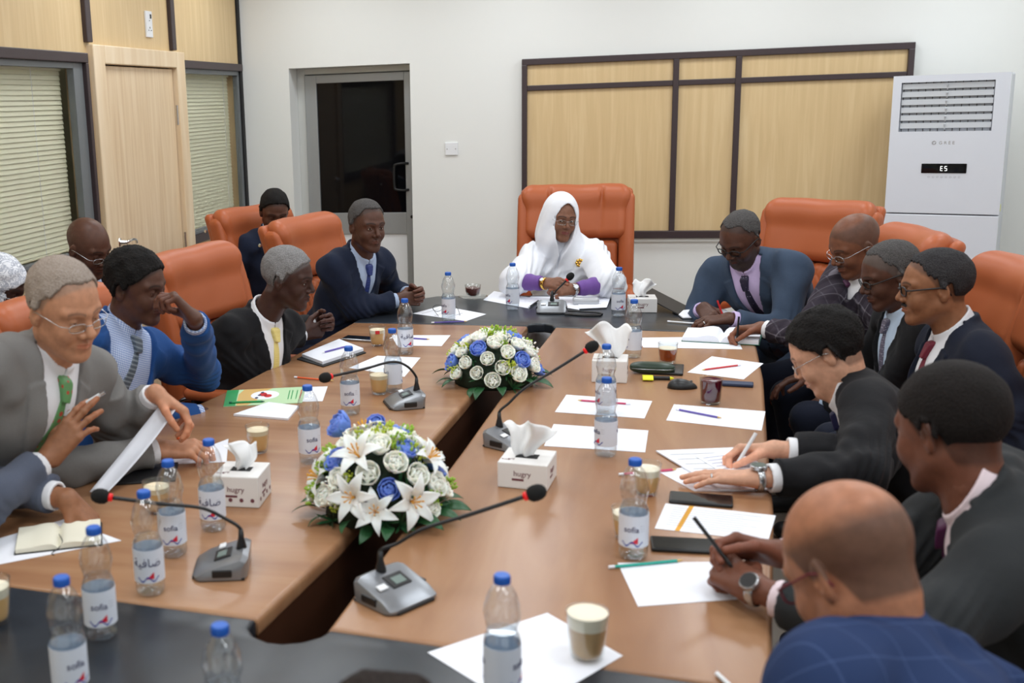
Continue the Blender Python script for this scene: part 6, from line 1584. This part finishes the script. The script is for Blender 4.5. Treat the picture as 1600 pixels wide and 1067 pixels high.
person('person in navy suit and maroon tie with thick black glasses, in profile', dict(
    head=at(1462, 448, 3.62), hdir=(177, -6, 0), face_az=-174, pelvis=(1.20, 3.94, .58), skin=SK['mid'], gaze=(0, -.1), fat=.05, hscale=1.02,
    face=dict(open=.5, cheek=1.15, jaw=1.1, nose=1.1, moust=(srgb(50, 46, 46), .9), moust3='hair_dark_salt'), hair=dict(t=.006, mat='hair_dark_salt', line=.006, recede=.012), glasses=dict(mat='black_plastic', r=.0026, z=-.002, h=.014),
    hands={}, svox=.004, outfit=dict(jacket='suit_midnight', shirt='shirt_white', tie='tie_maroon', trousers='suit_midnight')))
def p13x(e): handpen(e, 'R', 'white_plastic', 'white pen held by the light-skinned person in black', tilt=(.45, .10, .85), L_=.15, cap_='white_plastic', r=.005); watch(e, 'L', 'wristwatch_green', 'steel', .012, .021); ring(e, 'L', 3)
person('person in black suit with a green-faced watch writing on loose papers', dict(
    head=at(1292, 548, 3.22), hdir=(166, -33, -3), face_az=172, pelvis=(1.02, 3.25, .58), skin=SK['light'], gaze=(0, -.6), vox=.006,
    face=dict(open=.05, nose=.95, jaw=.97, brow=srgb(30, 24, 22)), hair=dict(t=.012, mat='hair_black', line=-.002, recede=.002, rough=.004), glasses=dict(mat='steel', r=.0012, z=-.008, h=.014),
    hands=dict(R=dict(w=tp(1212, 703, .80), f=(-.96, .05, -.05), n=(.05, -.45, -.8), curl=(.5, .5, .55, .6), thumb=.6, bare=.03, size=.98, elbow=(.66, 3.10, .79)),
               L=dict(w=tp(1183, 748, .792), f=(-.97, .18, -.04), n=(0, 0, -1), curl=(.08, .06, .08, .12), thumb=.15, bare=.03, size=.98, elbow=(.60, 2.93, .80))),
    outfit=dict(jacket='suit_black', shirt='shirt_white', tie='tie_navy', trousers='suit_black'), extra=p13x))
def p14x(e): watch(e, 'L', 'black_plastic', 'steel', .012, .020); handpen(e, 'R', 'black_plastic', 'black pen held in the clasped hands on the near right', tilt=(-.5, .2, .6), L_=.13); lapel_pin(e, -.10, -.10, 'gold', .009)
person('person in charcoal suit and pink shirt holding a pen, seen from behind', dict(
    head=at(1487, 668, 2.18), hdir=(128, -18, -2), face_az=166, pelvis=(1.02, 2.28, .56), skin=srgb(112, 70, 54), gaze=(0, -.4), fat=.06, vox=.006, svox=.004, hscale=1.06,
    face=dict(open=.2, cheek=1.2, jaw=1.1, nose=1.05), hair=dict(t=.006, mat='hair_blackish', line=-.004, rough=.001),
    hands=dict(R=dict(w=tp(1222, 868, .83), f=(-.85, .10, .12), n=(.1, -.6, -.4), curl=(.5, .55, .55, .6), thumb=.5, elbow=(.58, 2.42, .80)),
               L=dict(w=tp(1178, 922, .80), f=(-.52, .72, .10), n=(.5, .3, -.75), curl=(.55, .6, .6, .6), thumb=.6, bare=.05, size=1.03, elbow=(.50, 1.98, .80))),
    outfit=dict(jacket='suit_charcoal', shirt='shirt_pink', tie='tie_plum', trousers='suit_charcoal'), extra=p14x))
person('person in blue windowpane check jacket, nearest on the right, seen from behind', dict(
    head=at(1332, 884, 1.66), hdir=(130, -38, 0), face_az=135, pelvis=(.62, 1.18, .56), sw=.20, skin=srgb(170, 116, 88), gaze=(0, -.5), fat=.08, vox=.007, hscale=1.04,
    face=dict(open=.2, cheek=1.15, jaw=1.1, scalp=(srgb(74, 56, 48), .8, .088)), glasses=dict(mat='tie_maroon', r=.0018, z=-.006),
    hands=dict(L=dict(w=(.42, 1.45, .60), f=(-.5, .7, -.1), n=(0, 0, -1), show=0), R=dict(w=(.55, 1.82, .60), f=(-.6, .6, -.1), n=(0, 0, -1), show=0)),
    outfit=dict(jacket='suit_check_blue', shirt='shirt_pale', tie='tie_navy', trousers='suit_midnight')))
c = at(603, 1209, 1.34)
person('person at the near end, only the crown of the head in view', dict(
    head=c, hdir=(92, -25, 0), face_az=95, pelvis=(c[0]+.02, c[1]-.42, .57), skin=SK['mid'], vox=.012, face=dict(), hair=dict(t=.008, mat='hair_brownblack', bald=.03, bz=.05, by=-.0),
    hands={}, outfit=dict(jacket='suit_black', shirt='shirt_white', trousers='suit_black')))

# ------------------------------------------------------------------ chairs in place
def chair_at(px, py, depth, az, label):
    p = at(px, py, depth); return place_chair(p[0], p[1], az, label)
place_chair(-1.38, 5.50, -17, 'orange chair behind the person with folded hands at the far left corner')
place_chair(-1.50, 4.26, -13, 'orange chair behind the black suit with the yellow tie')
place_chair(-1.64, 3.30, -14, 'orange chair behind the person in the bright blue jacket', 0, .975)
place_chair(-2.02, 2.82, -14, 'orange chair at the left edge behind the light grey suit')
place_chair(-1.90, 6.05, -27, 'orange chair under the blinds, with a person looking down')
place_chair(-2.28, 4.14, -12, 'chair against the left wall under the dark-suited person with thin glasses', 0, .82)
place_chair(.80, 5.96, -128, 'orange chair with quilted panel behind the slate blue suit')
place_chair(.90, 5.14, -172, 'orange chair behind the person in the plaid jacket, before the air conditioner', 0, .975)
place_chair(1.08, 4.42, -176, 'orange chair behind the person in black with the pale blue shirt', 0, .95)
place_chair(1.05, 3.82, 177, 'orange chair at the right edge behind the navy suit in profile')
place_chair(1.12, 3.18, 176, 'chair under the writing person with the green-faced watch')
place_chair(1.12, 2.25, 172, 'chair under the charcoal-suited person seen from behind')
lc = chair(1, label='large orange chair with three-part top behind the woman in white'); lc.location = (-.30, 6.46, 0); lc.rotation_euler = (0, 0, PI); lc['category'] = 'chair'; lc['label'] = 'large orange leather chair with winged sides behind the white-wrapped person'
